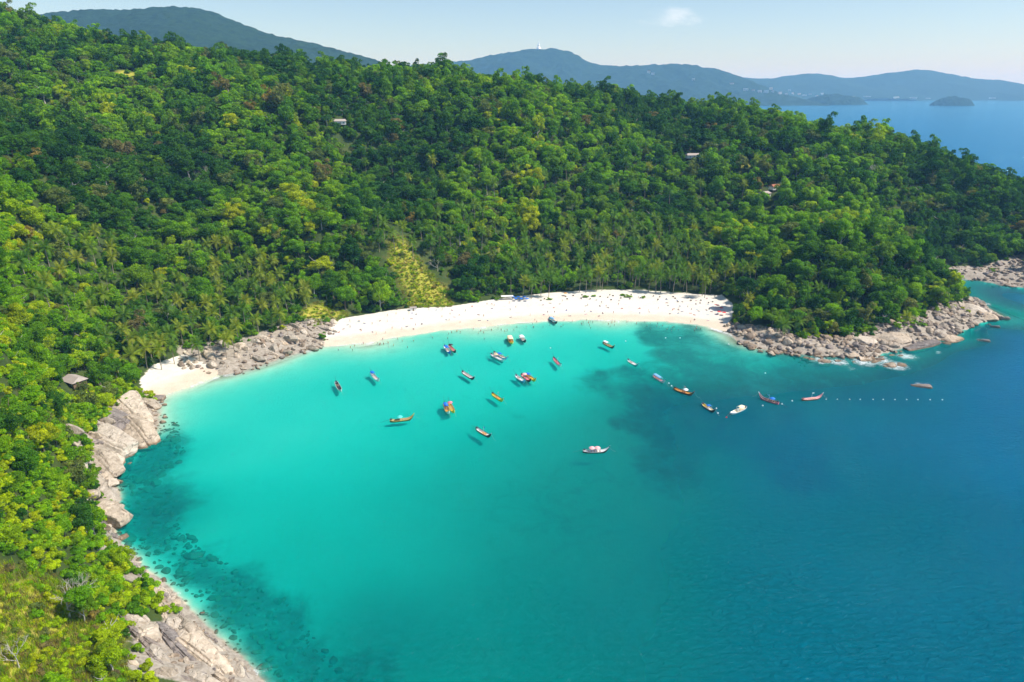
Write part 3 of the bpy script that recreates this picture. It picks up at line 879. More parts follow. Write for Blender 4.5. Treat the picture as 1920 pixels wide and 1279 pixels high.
# colour families vary in patches over the hill
pn = fbm(ax_, ay_, 90, 77, 3) + 0.34 * (rng.random(n) - 0.5)
key = np.select([pn < 0.41, pn < 0.545, pn < 0.68], [0, 1, 2], 3)
key = np.where((key == 3) & (rng.random(n) < 0.55), 2, key)
pu0, pv0, _ = project(ax_, ay_, az_ + 5)
near_left = (ax_ < -60) & (ay_ < 330)
rn = rng.random(n)
key = np.where(near_left, np.select([rn < 0.07, rn < 0.34, rn < 0.80], [0, 1, 2], 3), key)
low_corner = (pu0 < 330) & (pv0 > 980)
scl = np.where(low_corner, scl * 0.72, scl); lift = np.where(low_corner, lift * 0.6, lift)
key = np.where(low_corner, np.select([rn < 0.02, rn < 0.14, rn < 0.42], [0, 1, 2], 3), key)
headl = (ax_ > 130) & (ay_ < 480)
key = np.where(headl, np.select([rn < 0.42, rn < 0.80, rn < 0.95], [0, 1, 2], 3), key)
ro = rng.random(n)
key = np.where(ro < 0.07, 4, key)
key = np.where((ro > 0.992) & ~headl, 5, key)
pu, pv_, _ = project(ax_, ay_, az_ + lift + 5)

# palms: groves given by where their crowns stand in the photograph
def sample_poly(poly, n, seed, mind):
    r = np.random.default_rng(seed)
    us = [p[0] for p in poly]; vs = [p[1] for p in poly]
    got, tries = [], 0
    while len(got) < n and tries < n * 60:
        tries += 1
        u, v = r.uniform(min(us), max(us)), r.uniform(min(vs), max(vs))
        if not bool(in_poly(np.array([u]), np.array([v]), poly)[0]): continue
        if any((u - a) ** 2 + ((v - b) * 1.4) ** 2 < mind ** 2 for a, b in got): continue
        got.append((u, v))
    return got
palm_px = []
palm_px += [(u, v, 'valley') for u, v in sample_poly([(185,660),(215,570),(330,500),(350,455),(490,450),(570,520),(585,575),(470,610),(420,650),(330,665),(240,675)], 74, 1, 17)]
palm_px += [(u, v, 'grove') for u, v in sample_poly([(950,490),(985,425),(1130,395),(1330,415),(1345,500),(1330,530),(1240,522),(1060,525),(965,535)], 120, 2, 15)]
palm_px += [(u, v, 'west') for u, v in sample_poly([(20,520),(60,430),(150,415),(230,450),(240,560),(120,590)], 22, 3, 22)]
palm_px += [(u, v, 'mid') for u, v in sample_poly([(690,440),(700,395),(950,380),(960,440),(880,470)], 24, 4, 20)]
palm_px += [(u, v, 'row') for u, v in [(1130,516),(1150,520),(1172,514),(1190,519),(1208,522),(1232,518),(1255,524),(1110,522),(1088,527),(970,535),(1000,528),(990,541),(945,545),(1290,520),(1345,505),(1362,498),(1380,505),(1395,498),(1410,504),(1420,492),(1140,505),(1160,498),(1182,503),(1200,508),(1221,505),(1243,509),(1265,512),(1278,503),(1120,508),(1100,512),(1070,515)]]
palm_px += [(u, v, 'head') for u, v in [(1470,607),(1500,604),(1700,592),(1405,560),(1535,540),(1580,530),(1545,498),(1690,535),(1640,520)]]
palm_px += [(u, v, 'far') for u, v in sample_poly([(640,320),(700,280),(900,300),(1300,300),(1480,270),(1400,360),(1000,360)], 26, 5, 40)]
PALMS = []
for i, (u, v, k) in enumerate(palm_px):
    hgt = {'valley': 10.5, 'grove': 13, 'west': 11, 'mid': 14, 'row': 13.5, 'head': 8, 'far': 15}[k] * (0.85 + 0.3 * rng.random())
    q = hit(u, v, hgt)
    if q is None: continue
    if beachd(q[0], q[1]) > 9 or coast(q[0], q[1]) < 3: continue
    PALMS.append((q[0], q[1], q[2], hgt, k))
PX = np.array([(p[0], p[1]) for p in PALMS])
# broadleaf trees make room for palms
dmin = np.array([np.min((PX[:, 0] - a) ** 2 + (PX[:, 1] - b) ** 2) for a, b in zip(ax_, ay_)])
clear = (dmin > 12.0) | (rng.random(n) < 0.12)
grove_zone = dmin < 60
scl = np.where(grove_zone, np.minimum(scl, 0.6), scl)
lift = np.where(grove_zone, lift * 0.5, lift)
SLAB_PX = [(232,1165),(300,1150),(345,1135),(420,1185),(520,1300),(250,1300),(268,1225)]
for pl, gr in ((GRASS_PX, 14), (SLAB_PX, 14), (SLOPE3_PX, 3)):
    for dv in (0, 16, 30):
        clear &= ~in_poly(pu, pv_ + dv, pl, gr)
u0_, v0_, _ = project(ax_, ay_, az_)
front = (u0_ > 1075) & (u0_ < 1310) & (beachd(ax_, ay_) > -16) & (ay_ > 430)
clear &= ~(front & (rng.random(n) < 0.85))
idx = np.where(clear)[0]

proj_size = scl[idx] / dist[idx]
seen = (pu[idx] > -20) & (pu[idx] < 1940) & (pv_[idx] > -20) & (pv_[idx] < 1300)
order = idx[np.argsort(-(proj_size * np.where(seen, 1, 0.0)))]
N_IND = 300
ind, rest = order[:N_IND], order[N_IND:]

LANDMARKS = [(20,1100,'at the left edge above the grassy corner'),(130,1110,'around the half bare tree'),(220,1110,'between the half bare tree and the flat ledge'),(30,1250,'in the very bottom left corner'),(150,1240,'below the half bare tree'),(220,1200,'at the rim of the bottom granite'),(150,1040,'above the upright pale boulder'),(230,1050,'over the small boulders at the water'),(130,960,'beside the grey dome boulder'),(20,940,'at the left edge below the slabs'),(120,840,'at the rim of the broad pale slabs'),(130,760,'just below the hut'),(60,1180,'low in the bottom left scrub'),(70,1000,'above the drowned boulders'),(60,880,'behind the broad pale slabs'),(60,780,'in the thick wood left of the hut'),(170,690,'around the hut'),
             (40,640,'at the left edge above the hut'),(60,500,'on the left slope below the palms'),(230,540,'beside the upper valley palms'),(300,640,'among the palms over the cove'),(430,560,'in the middle of the palm valley'),
             (520,480,'above the palm valley'),(600,530,'above the rock ledge'),(690,500,'left of the grassy gap'),(720,400,'above the grassy gap'),(870,520,'right of the grassy gap'),(960,430,'left of the palm grove'),
             (1150,430,'within the palm grove'),(1250,500,'just behind the shaded sand'),(1380,500,'where beach and headland meet'),(1450,560,'at the inner end of the headland'),(1600,480,'on the crown of the headland'),(1600,580,'on the seaward side of the headland'),
             (1740,520,'near the tip of the headland'),(1500,420,'in the dip behind the headland'),(1850,450,'over the shore beyond the headland'),(300,350,'high on the left hillside'),(900,300,'high above the beach'),(1500,300,'high on the right hillside'),(150,250,'near the top left of the hillside')]
def where_words(u, v):
    return min(LANDMARKS, key=lambda q: (q[0] - u) ** 2 + (q[1] - v) ** 2)[2]
def size_word(s): return 'large' if s > 1.0 else ('small' if s < 0.68 else 'medium')
KEYWORD = ['dark green', 'mid green', 'bright green', 'yellow green', 'olive grey', 'dry brown']
for c, i in enumerate(ind):
    k = KEYS[key[i]]
    root = link('broadleaf_tree', None, loc=(ax_[i], ay_[i], az_[i]), rot=(0, 0, rng.uniform(0, 6.283)))
    root.empty_display_size = 0.5
    s = scl[i]
    tr = link('trunk', TRUNKS[c % 4], root)
    tr.scale = (s, s, (lift[i] + 4.2 * s) / 7.5)
    cr = link('crown', NEAR[int(rng.integers(8))][k], root, loc=(0, 0, lift[i]))
    cr.scale = (s, s, s * rng.uniform(0.85, 1.1))
    wds = where_words(pu[i], pv_[i])
    sz = size_word(s)
    tag(root, '%s %s leafy tree %s' % (sz, KEYWORD[key[i]], wds), 'tree', '%s %s trees %s' % (sz, KEYWORD[key[i]], wds))

# the rest of the wood, past counting: one object that scatters tree models over points
def scatter(name, label, pts, rots, scales, index, models):
    col = bpy.data.collections.new(name + '_models')
    for j, parts in enumerate(models):
        o = bpy.data.objects.new('%s_model_%03d' % (name, j), parts)
        col.objects.link(o)
    m = bpy.data.meshes.new(name)
    m.vertices.add(len(pts))
    m.vertices.foreach_set('co', np.asarray(pts, np.float32).ravel())
    a = m.attributes.new('rot', 'FLOAT_VECTOR', 'POINT'); a.data.foreach_set('vector', np.asarray(rots, np.float32).ravel())
    a = m.attributes.new('scl', 'FLOAT_VECTOR', 'POINT'); a.data.foreach_set('vector', np.asarray(scales, np.float32).ravel())
    a = m.attributes.new('idx', 'INT', 'POINT'); a.data.foreach_set('value', np.asarray(index, np.int32))
    o = link(name, m)
    ng = bpy.data.node_groups.new(name + '_scatter', 'GeometryNodeTree')
    ng.interface.new_socket('Geometry', in_out='INPUT', socket_type='NodeSocketGeometry')
    ng.interface.new_socket('Geometry', in_out='OUTPUT', socket_type='NodeSocketGeometry')
    gi = ng.nodes.new('NodeGroupInput'); go = ng.nodes.new('NodeGroupOutput')
    ci = ng.nodes.new('GeometryNodeCollectionInfo')
    ci.inputs['Collection'].default_value = col
    ci.inputs['Separate Children'].default_value = True
    ci.inputs['Reset Children'].default_value = True
    ip = ng.nodes.new('GeometryNodeInstanceOnPoints')
    ip.inputs['Pick Instance'].default_value = True
    def na(nm, typ):
        q = ng.nodes.new('GeometryNodeInputNamedAttribute'); q.data_type = typ; q.inputs['Name'].default_value = nm
        return [s for s in q.outputs if s.enabled and s.name == 'Attribute'][0]
    L = ng.links.new
    L(gi.outputs[0], ip.inputs['Points']); L(ci.outputs[0], ip.inputs['Instance'])
    L(na('idx', 'INT'), ip.inputs['Instance Index']); L(na('rot', 'FLOAT_VECTOR'), ip.inputs['Rotation']); L(na('scl', 'FLOAT_VECTOR'), ip.inputs['Scale'])
    L(ip.outputs[0], go.inputs[0])
    md = o.modifiers.new('scatter', 'NODES'); md.node_group = ng
    tag(o, label, kind='stuff')
    return o

models = [FAR[i][k] for k in KEYS for i in range(NF)]
pts, rots, scs, ids = [], [], [], []
for i in rest:
    s = scl[i]
    pts.append((ax_[i], ay_[i], az_[i] + lift[i] - 1.5)); rots.append((0, 0, rng.uniform(0, 6.283)))
    scs.append((s, s, s * rng.uniform(0.8, 1.1))); ids.append(key[i] * NF + rng.integers(NF))
scatter('forest', 'dense tropical forest covering the hillside up to the ridge', pts, rots, scs, ids, models)
# trunks under the wood
tk = rest[rng.random(len(rest)) < 0.3]
scatter('forest_trunks', 'trunks standing in the dense forest', [(ax_[i], ay_[i], az_[i]) for i in tk], [(0, 0, rng.uniform(0, 6.28)) for i in tk],
        [(scl[i], scl[i], (lift[i] + 4 * scl[i]) / 7.5) for i in tk], [rng.integers(4) for i in tk], TRUNKS)

# undergrowth between the trees
un = 19000
ux, uy = rng.uniform(-700, 640, un), rng.uniform(40, 960, un)
near_u = rng.random(un) < 0.35
ux = np.where(near_u, rng.uniform(-260, 330, un), ux); uy = np.where(near_u, rng.uniform(80, 540, un), uy)
nl_u = rng.random(un) < 0.24
ux = np.where(nl_u, rng.uniform(-190, -50, un), ux); uy = np.where(nl_u, rng.uniform(80, 300, un), uy)
cdu = coast(ux, uy)
ku = (cdu > np.where((ux < 0) & (uy < 330), 2.8, 9) + 5 * (fbm(ux, uy, 15, 91) - 0.5)) & (beachd(ux, uy) < -0.5)
for pl, gr in [(LEDGE, -5.0), (HEAD, -4.5), (SLAB, -2), (INLET, -5.0), (NROCK, -6.0), (NROCK2, -1)]:
    ku &= ~in_poly(ux, uy, pl, gr)
_u0, _, _ = project(ux, uy, height(ux, uy))
ku &= ~((_u0 > 1075) & (_u0 < 1310) & (beachd(ux, uy) > -13) & (uy > 430) & (rng.random(un) < 0.8))
ux, uy = ux[ku], uy[ku]; uz = height(ux, uy)
vs_ = visible(ux, uy, uz + 5, 4.0, 4.0)
qu, qv, _ = project(ux, uy, uz + 1)
vs_ &= ~in_poly(qu, qv, [(245,1165),(300,1160),(345,1135),(420,1185),(520,1300),(275,1300),(280,1225)], 2)
ux, uy, uz = ux[vs_], uy[vs_], uz[vs_]
ing = in_poly(ux, uy, GRASS, 1) | in_poly(ux, uy, GRASS2, 3) | in_poly(ux, uy, SLOPE3, 1)
us_ = rng.uniform(0.5, 1.5, len(ux)) * np.where(ing, 0.62, 1.0)
nl = (ux < -60) & (uy < 330)
ru = rng.random(len(ux))
uk = np.select([ru < 0.25, ru < 0.65, ru < 0.92], [0, 1, 2], 3)
uk = np.where(nl, np.select([ru < 0.03, ru < 0.20, ru < 0.52], [0, 1, 2], 3), uk)
uk = np.where(ing, np.select([ru < 0.12, ru < 0.82, ru < 0.92], [2, 3, 4], 5), uk)
su, sv, sw_ = project(ux, uy, uz + 1)
shown = (su > 0) & (su < 1920) & (sv > 0) & (sv < 1279) & ((cdu[ku][vs_] < 26) | nl | ing)
ordu = np.argsort(-(us_ / sw_) * shown)
n_sh = 300
for c, i in enumerate(ordu[:n_sh]):
    kk = KEYS[uk[i]]
    s = us_[i]
    o = link('shrub', SHRUB[c % 4][kk], loc=(ux[i], uy[i], uz[i] - 0.2), rot=(0, 0, rng.uniform(0, 6.28)), scale=(s, s, s * rng.uniform(0.8, 1.2)))
    wds = where_words(su[i], sv[i]); sz = 'wide' if s > 1.0 else ('tiny' if s < 0.6 else 'small')
    tag(o, '%s %s shrub %s' % (sz, KEYWORD[uk[i]], wds), 'shrub', '%s %s shrubs %s' % (sz, KEYWORD[uk[i]], wds))
ro_ = ordu[n_sh:]
scatter('undergrowth', 'green shrubs and saplings growing between the trees', [(ux[i], uy[i], uz[i] - 0.3) for i in ro_], [(0, 0, rng.uniform(0, 6.28)) for i in ro_],
        [(us_[i] * 1.15,) * 3 for i in ro_], [uk[i] * 4 + rng.integers(4) for i in ro_], [SHRUB[j][k] for k in KEYS for j in range(4)])

# palms
ds = [math.dist((p[0], p[1], p[2] + p[3]), (0, 0, CAM_H)) for p in PALMS]
rank = np.argsort(ds)
for c, i in enumerate(rank[:300]):
    x, y, z, hgt, k = PALMS[i]
    gold = rng.random() < (0.6 if k in ('valley', 'west') else 0.25)
    lk = 'gold' if gold else 'green'
    root = link('coconut_palm', None, loc=(x, y, z), rot=(0, 0, rng.uniform(0, 6.28)))
    tm, (bx, by) = PALM_TRUNK[c % 4]
    link('trunk', tm, root, scale=(1, 1, hgt / 10))
    s = rng.uniform(0.9, 1.2)
    if c < 40:
        for fk, faz, fp, fs_ in frond_layout(int(rng.integers(1000))):
            M = Matrix.Translation((bx, by, hgt)) @ Matrix.Rotation(faz, 4, 'Z') @ Matrix.Rotation(-fp, 4, 'Y') @ Matrix.Scale(s * fs_, 4)
            fo_ = link('frond', FRONDS[lk][fk][3], root)
            fo_.matrix_local = M
    else:
        link('crown', PALM_CROWN[lk][c % 3], root, loc=(bx, by, hgt), rot=(0, 0, rng.uniform(0, 6.28)), scale=(s, s, s))
    qu_, qv_, _ = project(x, y, z + hgt)
    wd = 'in the row behind the sand' if k == 'row' else where_words(qu_, qv_)
    ht = 'tall' if hgt > 13.2 else ('short' if hgt < 10.2 else 'slender')
    fc = 'yellow green' if gold else 'green'
    tag(root, '%s coconut palm with %s fronds %s' % (ht, fc, wd), 'palm', '%s %s palms %s' % (ht, fc, wd))

# tufts of dry and green grass on the open slopes: one mass
def tuft(seed, key_):
    r = np.random.default_rng(seed)
    vs, fs, tn = [], [], []
    for i in range(46):
        a, lean = r.uniform(0, 6.283), r.uniform(0.1, 0.7)
        h_ = r.uniform(0.35, 0.95); c = r.normal(size=2) * 0.45
        d = np.array([np.cos(a), np.sin(a)]); n_ = np.array([-d[1], d[0]]) * 0.05
        o = len(vs)
        vs += [(c[0] - n_[0], c[1] - n_[1], 0), (c[0] + n_[0], c[1] + n_[1], 0), (c[0] + d[0] * lean * h_ + n_[0] * .3, c[1] + d[1] * lean * h_ + n_[1] * .3, h_), (c[0] + d[0] * lean * h_ - n_[0] * .3, c[1] + d[1] * lean * h_ - n_[1] * .3, h_)]
        fs.append((o, o + 1, o + 2, o + 3)); tn.append(r.uniform(0.2, 0.9))
    return mesh_np('tuft', vs, fs, [LEAF[key_]], False, {'tone': ('FACE', tn)})
TUFT = [tuft(1500 + i, k) for i, k in enumerate(['yellow', 'olive', 'brown', 'bright', 'yellow', 'brown'])]
gp_, gr_, gs_, gi_ = [], [], [], []
for pl, cnt in [(GRASS, 1500), (GRASS2, 2600), (SLOPE3, 350)]:
    xs = [p[0] for p in pl]; ys = [p[1] for p in pl]
    x, y = rng.uniform(min(xs) - 3, max(xs) + 3, cnt * 4), rng.uniform(min(ys) - 3, max(ys) + 3, cnt * 4)
    k = in_poly(x, y, pl, 2.5)
    x, y = x[k][:cnt], y[k][:cnt]
    for a, b in zip(x, y):
        s = rng.uniform(0.6, 1.3)
        gp_.append((a, b, float(height(a, b)) - 0.05)); gr_.append((0, 0, rng.uniform(0, 6.28))); gs_.append((s, s, s)); gi_.append(rng.integers(6))
scatter('grass', 'tall dry and green grass on the open slopes', gp_, gr_, gs_, gi_, TUFT)

# ================================================================== ROCKS
def rock_material(name, dark, mid, lite):
    t = NT(name)
    g = t.n('ShaderNodeTexCoord').outputs['Object']
    p = t.pos()
    oi = t.n('ShaderNodeObjectInfo')
    n1 = t.noise(0.55, 9, 0.7, p, 0.5)
    c = t.ramp(n1, [(0.28, dark), (0.5, mid), (0.72, lite)])
    # lichen and rain streaks
    st = t.noise(0.8, 6, 0.7, t.scaled(p, (1.0, 1.0, 0.3)), 1.0)
    c = t.mix(t.math('MULTIPLY', t.smooth(st, 0.56, 0.74), 0.75), c, (0.085, 0.075, 0.07, 1))
    # cracks
    vo = t.n('ShaderNodeTexVoronoi', feature='DISTANCE_TO_EDGE')
    vo.inputs['Scale'].default_value = 0.30
    wv = t.n('ShaderNodeVectorMath', operation='ADD')
    nn = t.n('ShaderNodeTexNoise'); nn.inputs['Scale'].default_value = 0.35; t.l(p, nn.inputs['Vector'])
    sc = t.n('ShaderNodeVectorMath', operation='SCALE'); t.l(nn.outputs['Color'], sc.inputs[0]); sc.inputs['Scale'].default_value = 2.4
    t.l(t.scaled(p, (1.3, 0.45, 0.8)), wv.inputs[0]); t.l(sc.outputs[0], wv.inputs[1]); t.l(wv.outputs[0], vo.inputs['Vector'])
    cm = t.smooth(t.noise(0.22, 3, 0.6, p), 0.50, 0.60)
    crack = t.math('MAXIMUM', t.smooth(vo.outputs['Distance'], 0.0, 0.03), t.math('SUBTRACT', 1.0, cm))
    c = t.mix(t.math('MULTIPLY', t.math('SUBTRACT', 1.0, crack), 0.7), c, (0.05, 0.042, 0.036, 1))
    tint = t.ramp(oi.outputs['Random'], [(0.0, (0.78, 0.76, 0.74)), (0.5, (1.0, 0.97, 0.93)), (1.0, (1.12, 1.03, 0.92))])
    c = t.mix(1.0, c, tint, 'MULTIPLY')
    # tide band: rust and weed just above the water, dark below
    z = t.math('ADD', t.z(), t.math('MULTIPLY', t.math('SUBTRACT', t.noise(0.6, 4, 0.6, p), 0.5), 1.6))
    c = t.mix(t.math('MULTIPLY', t.smooth(z, 1.1, 0.3), 0.6), c, (0.27, 0.17, 0.08, 1))
    c = t.mix(t.math('MULTIPLY', t.smooth(z, 0.75, 0.15), 0.7), c, (0.10, 0.075, 0.05, 1))
    c = t.mix(t.math('MULTIPLY', t.smooth(z, 0.10, -0.4), 0.8), c, (0.19, 0.18, 0.125, 1))
    hgt = t.math('ADD', t.math('MULTIPLY', t.noise(1.1, 9, 0.7, p), 0.7), t.math('MULTIPLY', crack, 0.35))
    t.principled(c, 0.88, t.bump(hgt, 0.8, 0.6), spec=0.2)
    return t.m
ROCK = rock_material('granite_warm_grey', (0.19, 0.155, 0.12), (0.43, 0.365, 0.29), (0.60, 0.53, 0.44))
ROCK_PALE = rock_material('granite_pale', (0.30, 0.255, 0.205), (0.53, 0.465, 0.385), (0.67, 0.61, 0.53))
ROCK_GREY = rock_material('granite_dark_grey', (0.10, 0.09, 0.085), (0.24, 0.21, 0.195), (0.42, 0.38, 0.35))

ROCK_BROWN = rock_material('granite_brown', (0.11, 0.085, 0.065), (0.27, 0.215, 0.165), (0.44, 0.37, 0.30))

def make_rock(name, seed, sub, cuts, mat, amp=0.16, axes=(1, 1, 1)):
    r = np.random.default_rng(seed)
    bm = bmesh.new()
    bmesh.ops.create_icosphere(bm, subdivisions=sub, radius=1.0)
    co = np.array([v.co[:] for v in bm.verts])
    nr = co.copy()
    for _ in range(cuts):
        d = r.normal(size=3); d /= np.linalg.norm(d)
        lim = r.uniform(0.52, 0.86)
        k = co @ d
        co -= np.where(k > lim, (k - lim) * 0.94, 0)[:, None] * d
    q = co * 1.9 + r.uniform(-9, 9, 3)
    co += nr * (amp * (fbm(q[:, 0] + q[:, 2] * 0.7, q[:, 1] - q[:, 2] * 0.6, 1.0, seed, 4) - 0.5))[:, None] * 2
    co *= np.array(axes)
    for v, c in zip(bm.verts, co): v.co = c
    m = bpy.data.meshes.new(name)
    bm.to_mesh(m); bm.free()
    m.polygons.foreach_set('use_smooth', np.ones(len(m.polygons), bool))
    m.set_sharp_from_angle(angle=math.radians(28))
    m.materials.append(mat)
    return m
R_BIG = [make_rock('boulder', 900 + i, 4, 11, [ROCK, ROCK_PALE][i % 2], 0.13) for i in range(6)]
R_SM = [make_rock('boulder', 960 + i, 3, 7, [ROCK, ROCK_BROWN, ROCK_GREY][i % 3], 0.12) for i in range(9)]

def make_slab(name, seed, mat):
    """long fractured sheet of granite: sharp edged block broken by parallel joints"""
    r = np.random.default_rng(seed)
    bm = bmesh.new()
    bmesh.ops.create_cube(bm, size=2.0)
    bmesh.ops.subdivide_edges(bm, edges=list(bm.edges), cuts=23, use_grid_fill=True)
    co = np.array([v.co[:] for v in bm.verts])
    # round the block a little
    nrm = co / np.linalg.norm(co, axis=1, keepdims=True)
    co = co * 0.45 + nrm * 0.58
    for _ in range(7):
        d = r.normal(size=3) * np.array([1, 1, 0.8]); d /= np.linalg.norm(d)
        lim = r.uniform(0.55, 0.85); k = co @ d
        co -= np.where(k > lim, (k - lim) * 0.95, 0)[:, None] * d
    # joints run along the length, cross joints across
    ang = r.uniform(-0.25, 0.25)
    w1 = co[:, 1] * np.cos(ang) + co[:, 0] * np.sin(ang) + 0.10 * (fbm(co[:, 0] * 2, co[:, 2] * 2, 1, seed) - .5)
    for j in sorted(r.uniform(-0.7, 0.7, 2)):
        dd = np.abs(w1 - j)
        co[:, 2] -= 0.17 * np.exp(-(dd / 0.035) ** 2) * (co[:, 2] > -0.2)
        co[:, 2] += np.where(w1 > j, r.uniform(-0.08, 0.08), 0) * (co[:, 2] > 0)
    w2 = co[:, 0] + 0.3 * co[:, 1] + 0.12 * (fbm(co[:, 1] * 2, co[:, 2] * 2, 1, seed + 3) - .5)
    for j in r.uniform(-0.8, 0.8, 2):
        co[:, 2] -= 0.16 * np.exp(-(np.abs(w2 - j) / 0.03) ** 2) * (co[:, 2] > -0.2)
        co[:, 2] += np.where(w2 > j, r.uniform(-0.10, 0.06), 0) * (co[:, 2] > 0)
    co[:, 2] += 0.16 * (fbm(co[:, 0] * 2.5 + 5, co[:, 1] * 2.5 + seed, 1.0, seed + 7, 4) - 0.5)
    co[:, :2] += 0.10 * (fbm(co[:, 2] * 3, co[:, 0] * 3 + co[:, 1] * 2, 1.0, seed + 9, 3) - 0.5)[:, None]
    for v, c in zip(bm.verts, co): v.co = c
    m = bpy.data.meshes.new(name); bm.to_mesh(m); bm.free()
    m.polygons.foreach_set('use_smooth', np.ones(len(m.polygons), bool))
    m.set_sharp_from_angle(angle=math.radians(32))
    m.materials.append(mat)
    return m
R_SLAB = [make_slab('slab', 1930 + i, [ROCK_PALE, ROCK][i % 2]) for i in range(5)]
R_GREY = make_slab('slab', 1990, ROCK_GREY)

def put_rock(name, mesh, loc, dims, rz, tilt=(0, 0)):
    return link(name, mesh, loc=loc, rot=(tilt[0], tilt[1], rz), scale=dims)

def px_dir(u, v, ang):
    """world bearing of a photo direction at a pixel (ang in degrees, 0 = right, 90 = down)"""
    a = P(u, v, 1); b = P(u + 12 * math.cos(math.radians(ang)), v + 12 * math.sin(math.radians(ang)), 1)
    return math.atan2(b[1] - a[1], b[0] - a[0]), math.hypot(b[0] - a[0], b[1] - a[1]) / 12

# the large rocks of the near shore, one by one: photo centre, z, length px, width px, direction, height m, mesh, label
BIGR = [
 (212,783,5.5, 62,24, 15,3.6,'g', 'dark lichen stained boulder wedged under the yellow green tree'),
 (253,797,4.0, 66,34, 40,4.8,'s', 'cracked pale granite slab ending in the water below the cove'),
 (258,764,4.5, 60,22, 35,3.6,'s', 'pale sloping granite slab behind the cracked slab'),
 (274,748,2.6, 40,14, 30,2.2,'s', 'narrow ribbed granite ledge beside the small cove'),
 (290,745,0.9, 38,11, -8,1.3,'g', 'flat dark mossy rock at the cove waterline'),
 (208,826,4.6, 84,26, 22,3.4,'s', 'long pale slab sloping seaward with a rusty wet toe'),
 (180,852,6.0, 70,36, 35,4.0,'s', 'broad pale granite slab at the shrub edge'),
 (214,861,2.2, 32,20, 10,2.4,'b', 'rounded pinkish boulder between two slabs'),
 (222,876,1.8, 32,17,-10,2.4,'b', 'bright white squared boulder at the waterline'),
 (180,873,4.0, 40,18, 15,2.4,'b', 'smooth overhanging granite boulder above the white boulder'),
 (178,905,3.0, 26,20, 50,2.4,'b', 'blocky granite boulder below the overhanging slab'),
 (202,903,1.6, 36,13, 12,1.6,'b', 'low wet ledge running into the water'),
 (188,921,4.6, 64,30, 32,3.6,'s', 'large pinkish granite slab with a long crack'),
 (197,955,3.8, 66,34, 25,3.8,'s', 'large cracked granite slab with a round nose'),
 (218,946,2.4, 34,14, 45,2.4,'b', 'split granite nose at the end of the cracked slab'),
 (180,979,3.4, 40,24, 40,3.0,'g2','smooth grey dome boulder beside the shrubs'),
 (236,1000,1.0, 32,17,-38,2.2,'b', 'lone orange tinged boulder standing in the shallows'),
 (212,1024,1.6, 26,16, 55,2.6,'b', 'upright pale boulder at the foot of the slope'),
 (260,1075,1.6, 26,16, 70,2.6,'b', 'upright pale boulder below the yellow green shrubs'),
 (284,1102,1.8, 46,16, 15,2.0,'s', 'flat pale ledge jutting into the sea'),
 (313,1121,1.0, 44,14, -5,1.6,'s', 'rusty low ledge washed by the sea'),
 (301,1112,2.2, 40,12, 20,1.8,'b', 'pale block resting between the two ledges'),
 (305,1150,3.5, 80,22, 62,3.2,'s', 'long grey whaleback rock running down to the sea'),
 (355,1183,2.6, 74,32, 35,3.2,'s', 'cracked ochre edged slab above the water'),
 (330,1212,4.2, 96,38, 40,4.0,'g2','dark weathered granite face below the shrubs'),
 (385,1240,3.6,120,46, 42,4.2,'s', 'broad pale granite face along the bottom shore'),
 (310,1258,6.0,100,44, 30,4.0,'g2','grey stained granite face at the bottom edge'),
 (430,1268,2.0, 70,30, 48,3.0,'s', 'pale granite toe meeting white surf'),
 (262,1195,8.0, 60,22, 30,2.6,'g2','brown stained rock patch among the yellow shrubs'),
 (460,1262,0.7, 30,14, 60,1.6,'g', 'dark wet rock in the surf at the bottom edge'),
]
for i, (u, v, z, lp, wp_, ang, hm, kd, lab) in enumerate(BIGR):
    x, y, _ = P(u, v, z)
    rz, mpp = px_dir(u, v, ang)
    _, mpw = px_dir(u, v, ang + 90)
    dims = (lp * mpp * 0.54, wp_ * mpw * 0.55, hm * 0.78)
    mesh = {'s': R_SLAB[i % 5], 'b': R_BIG[i % 6], 'g': R_GREY, 'g2': R_GREY}[kd]
    gx_, gy_ = height(x + 2, y) - height(x - 2, y), height(x, y + 2) - height(x, y - 2)
    o = put_rock('boulder' if kd == 'b' else 'rock_slab', mesh, (x, y, min(z, height(x, y) + hm * 0.5) - hm * 0.22), dims, rz, (rng.uniform(-.1, .1), math.radians(10)))
    tag(o, lab, 'rock', 'large rocks of the near shore', 'thing')

def fill_rocks(poly, n, smin, smax, label, group, seed, meshes, zoff=0.10, elong=1.3, align=None, power=2.2, on_coast=None):
    r = np.random.default_rng(seed)
    xs = [p[0] for p in poly]; ys = [p[1] for p in poly]
    got = []; tries = 0
    while len(got) < n and tries < n * 80:
        tries += 1
        x, y = r.uniform(min(xs), max(xs)), r.uniform(min(ys), max(ys))
        if not in_poly(np.array([x]), np.array([y]), poly)[0]: continue
        s = smin + (smax - smin) * r.random() ** power
        if any((x - a) ** 2 + (y - b) ** 2 < (0.62 * (s + q)) ** 2 for a, b, q in got): continue
        got.append((x, y, s))
        z = max(float(height(x, y)), -1.2)
        e = r.uniform(1.0, elong)
        o = put_rock('boulder', meshes[r.integers(len(meshes))], (x, y, z + zoff * s), (s * e, s / math.sqrt(e), s * r.uniform(0.55, 0.95)),
                     (align + r.uniform(-0.35, 0.35)) if align is not None else r.uniform(0, 6.28), (r.uniform(-.35, .35), r.uniform(-.35, .35)))
        tag(o, label, 'rock', group)
    return got

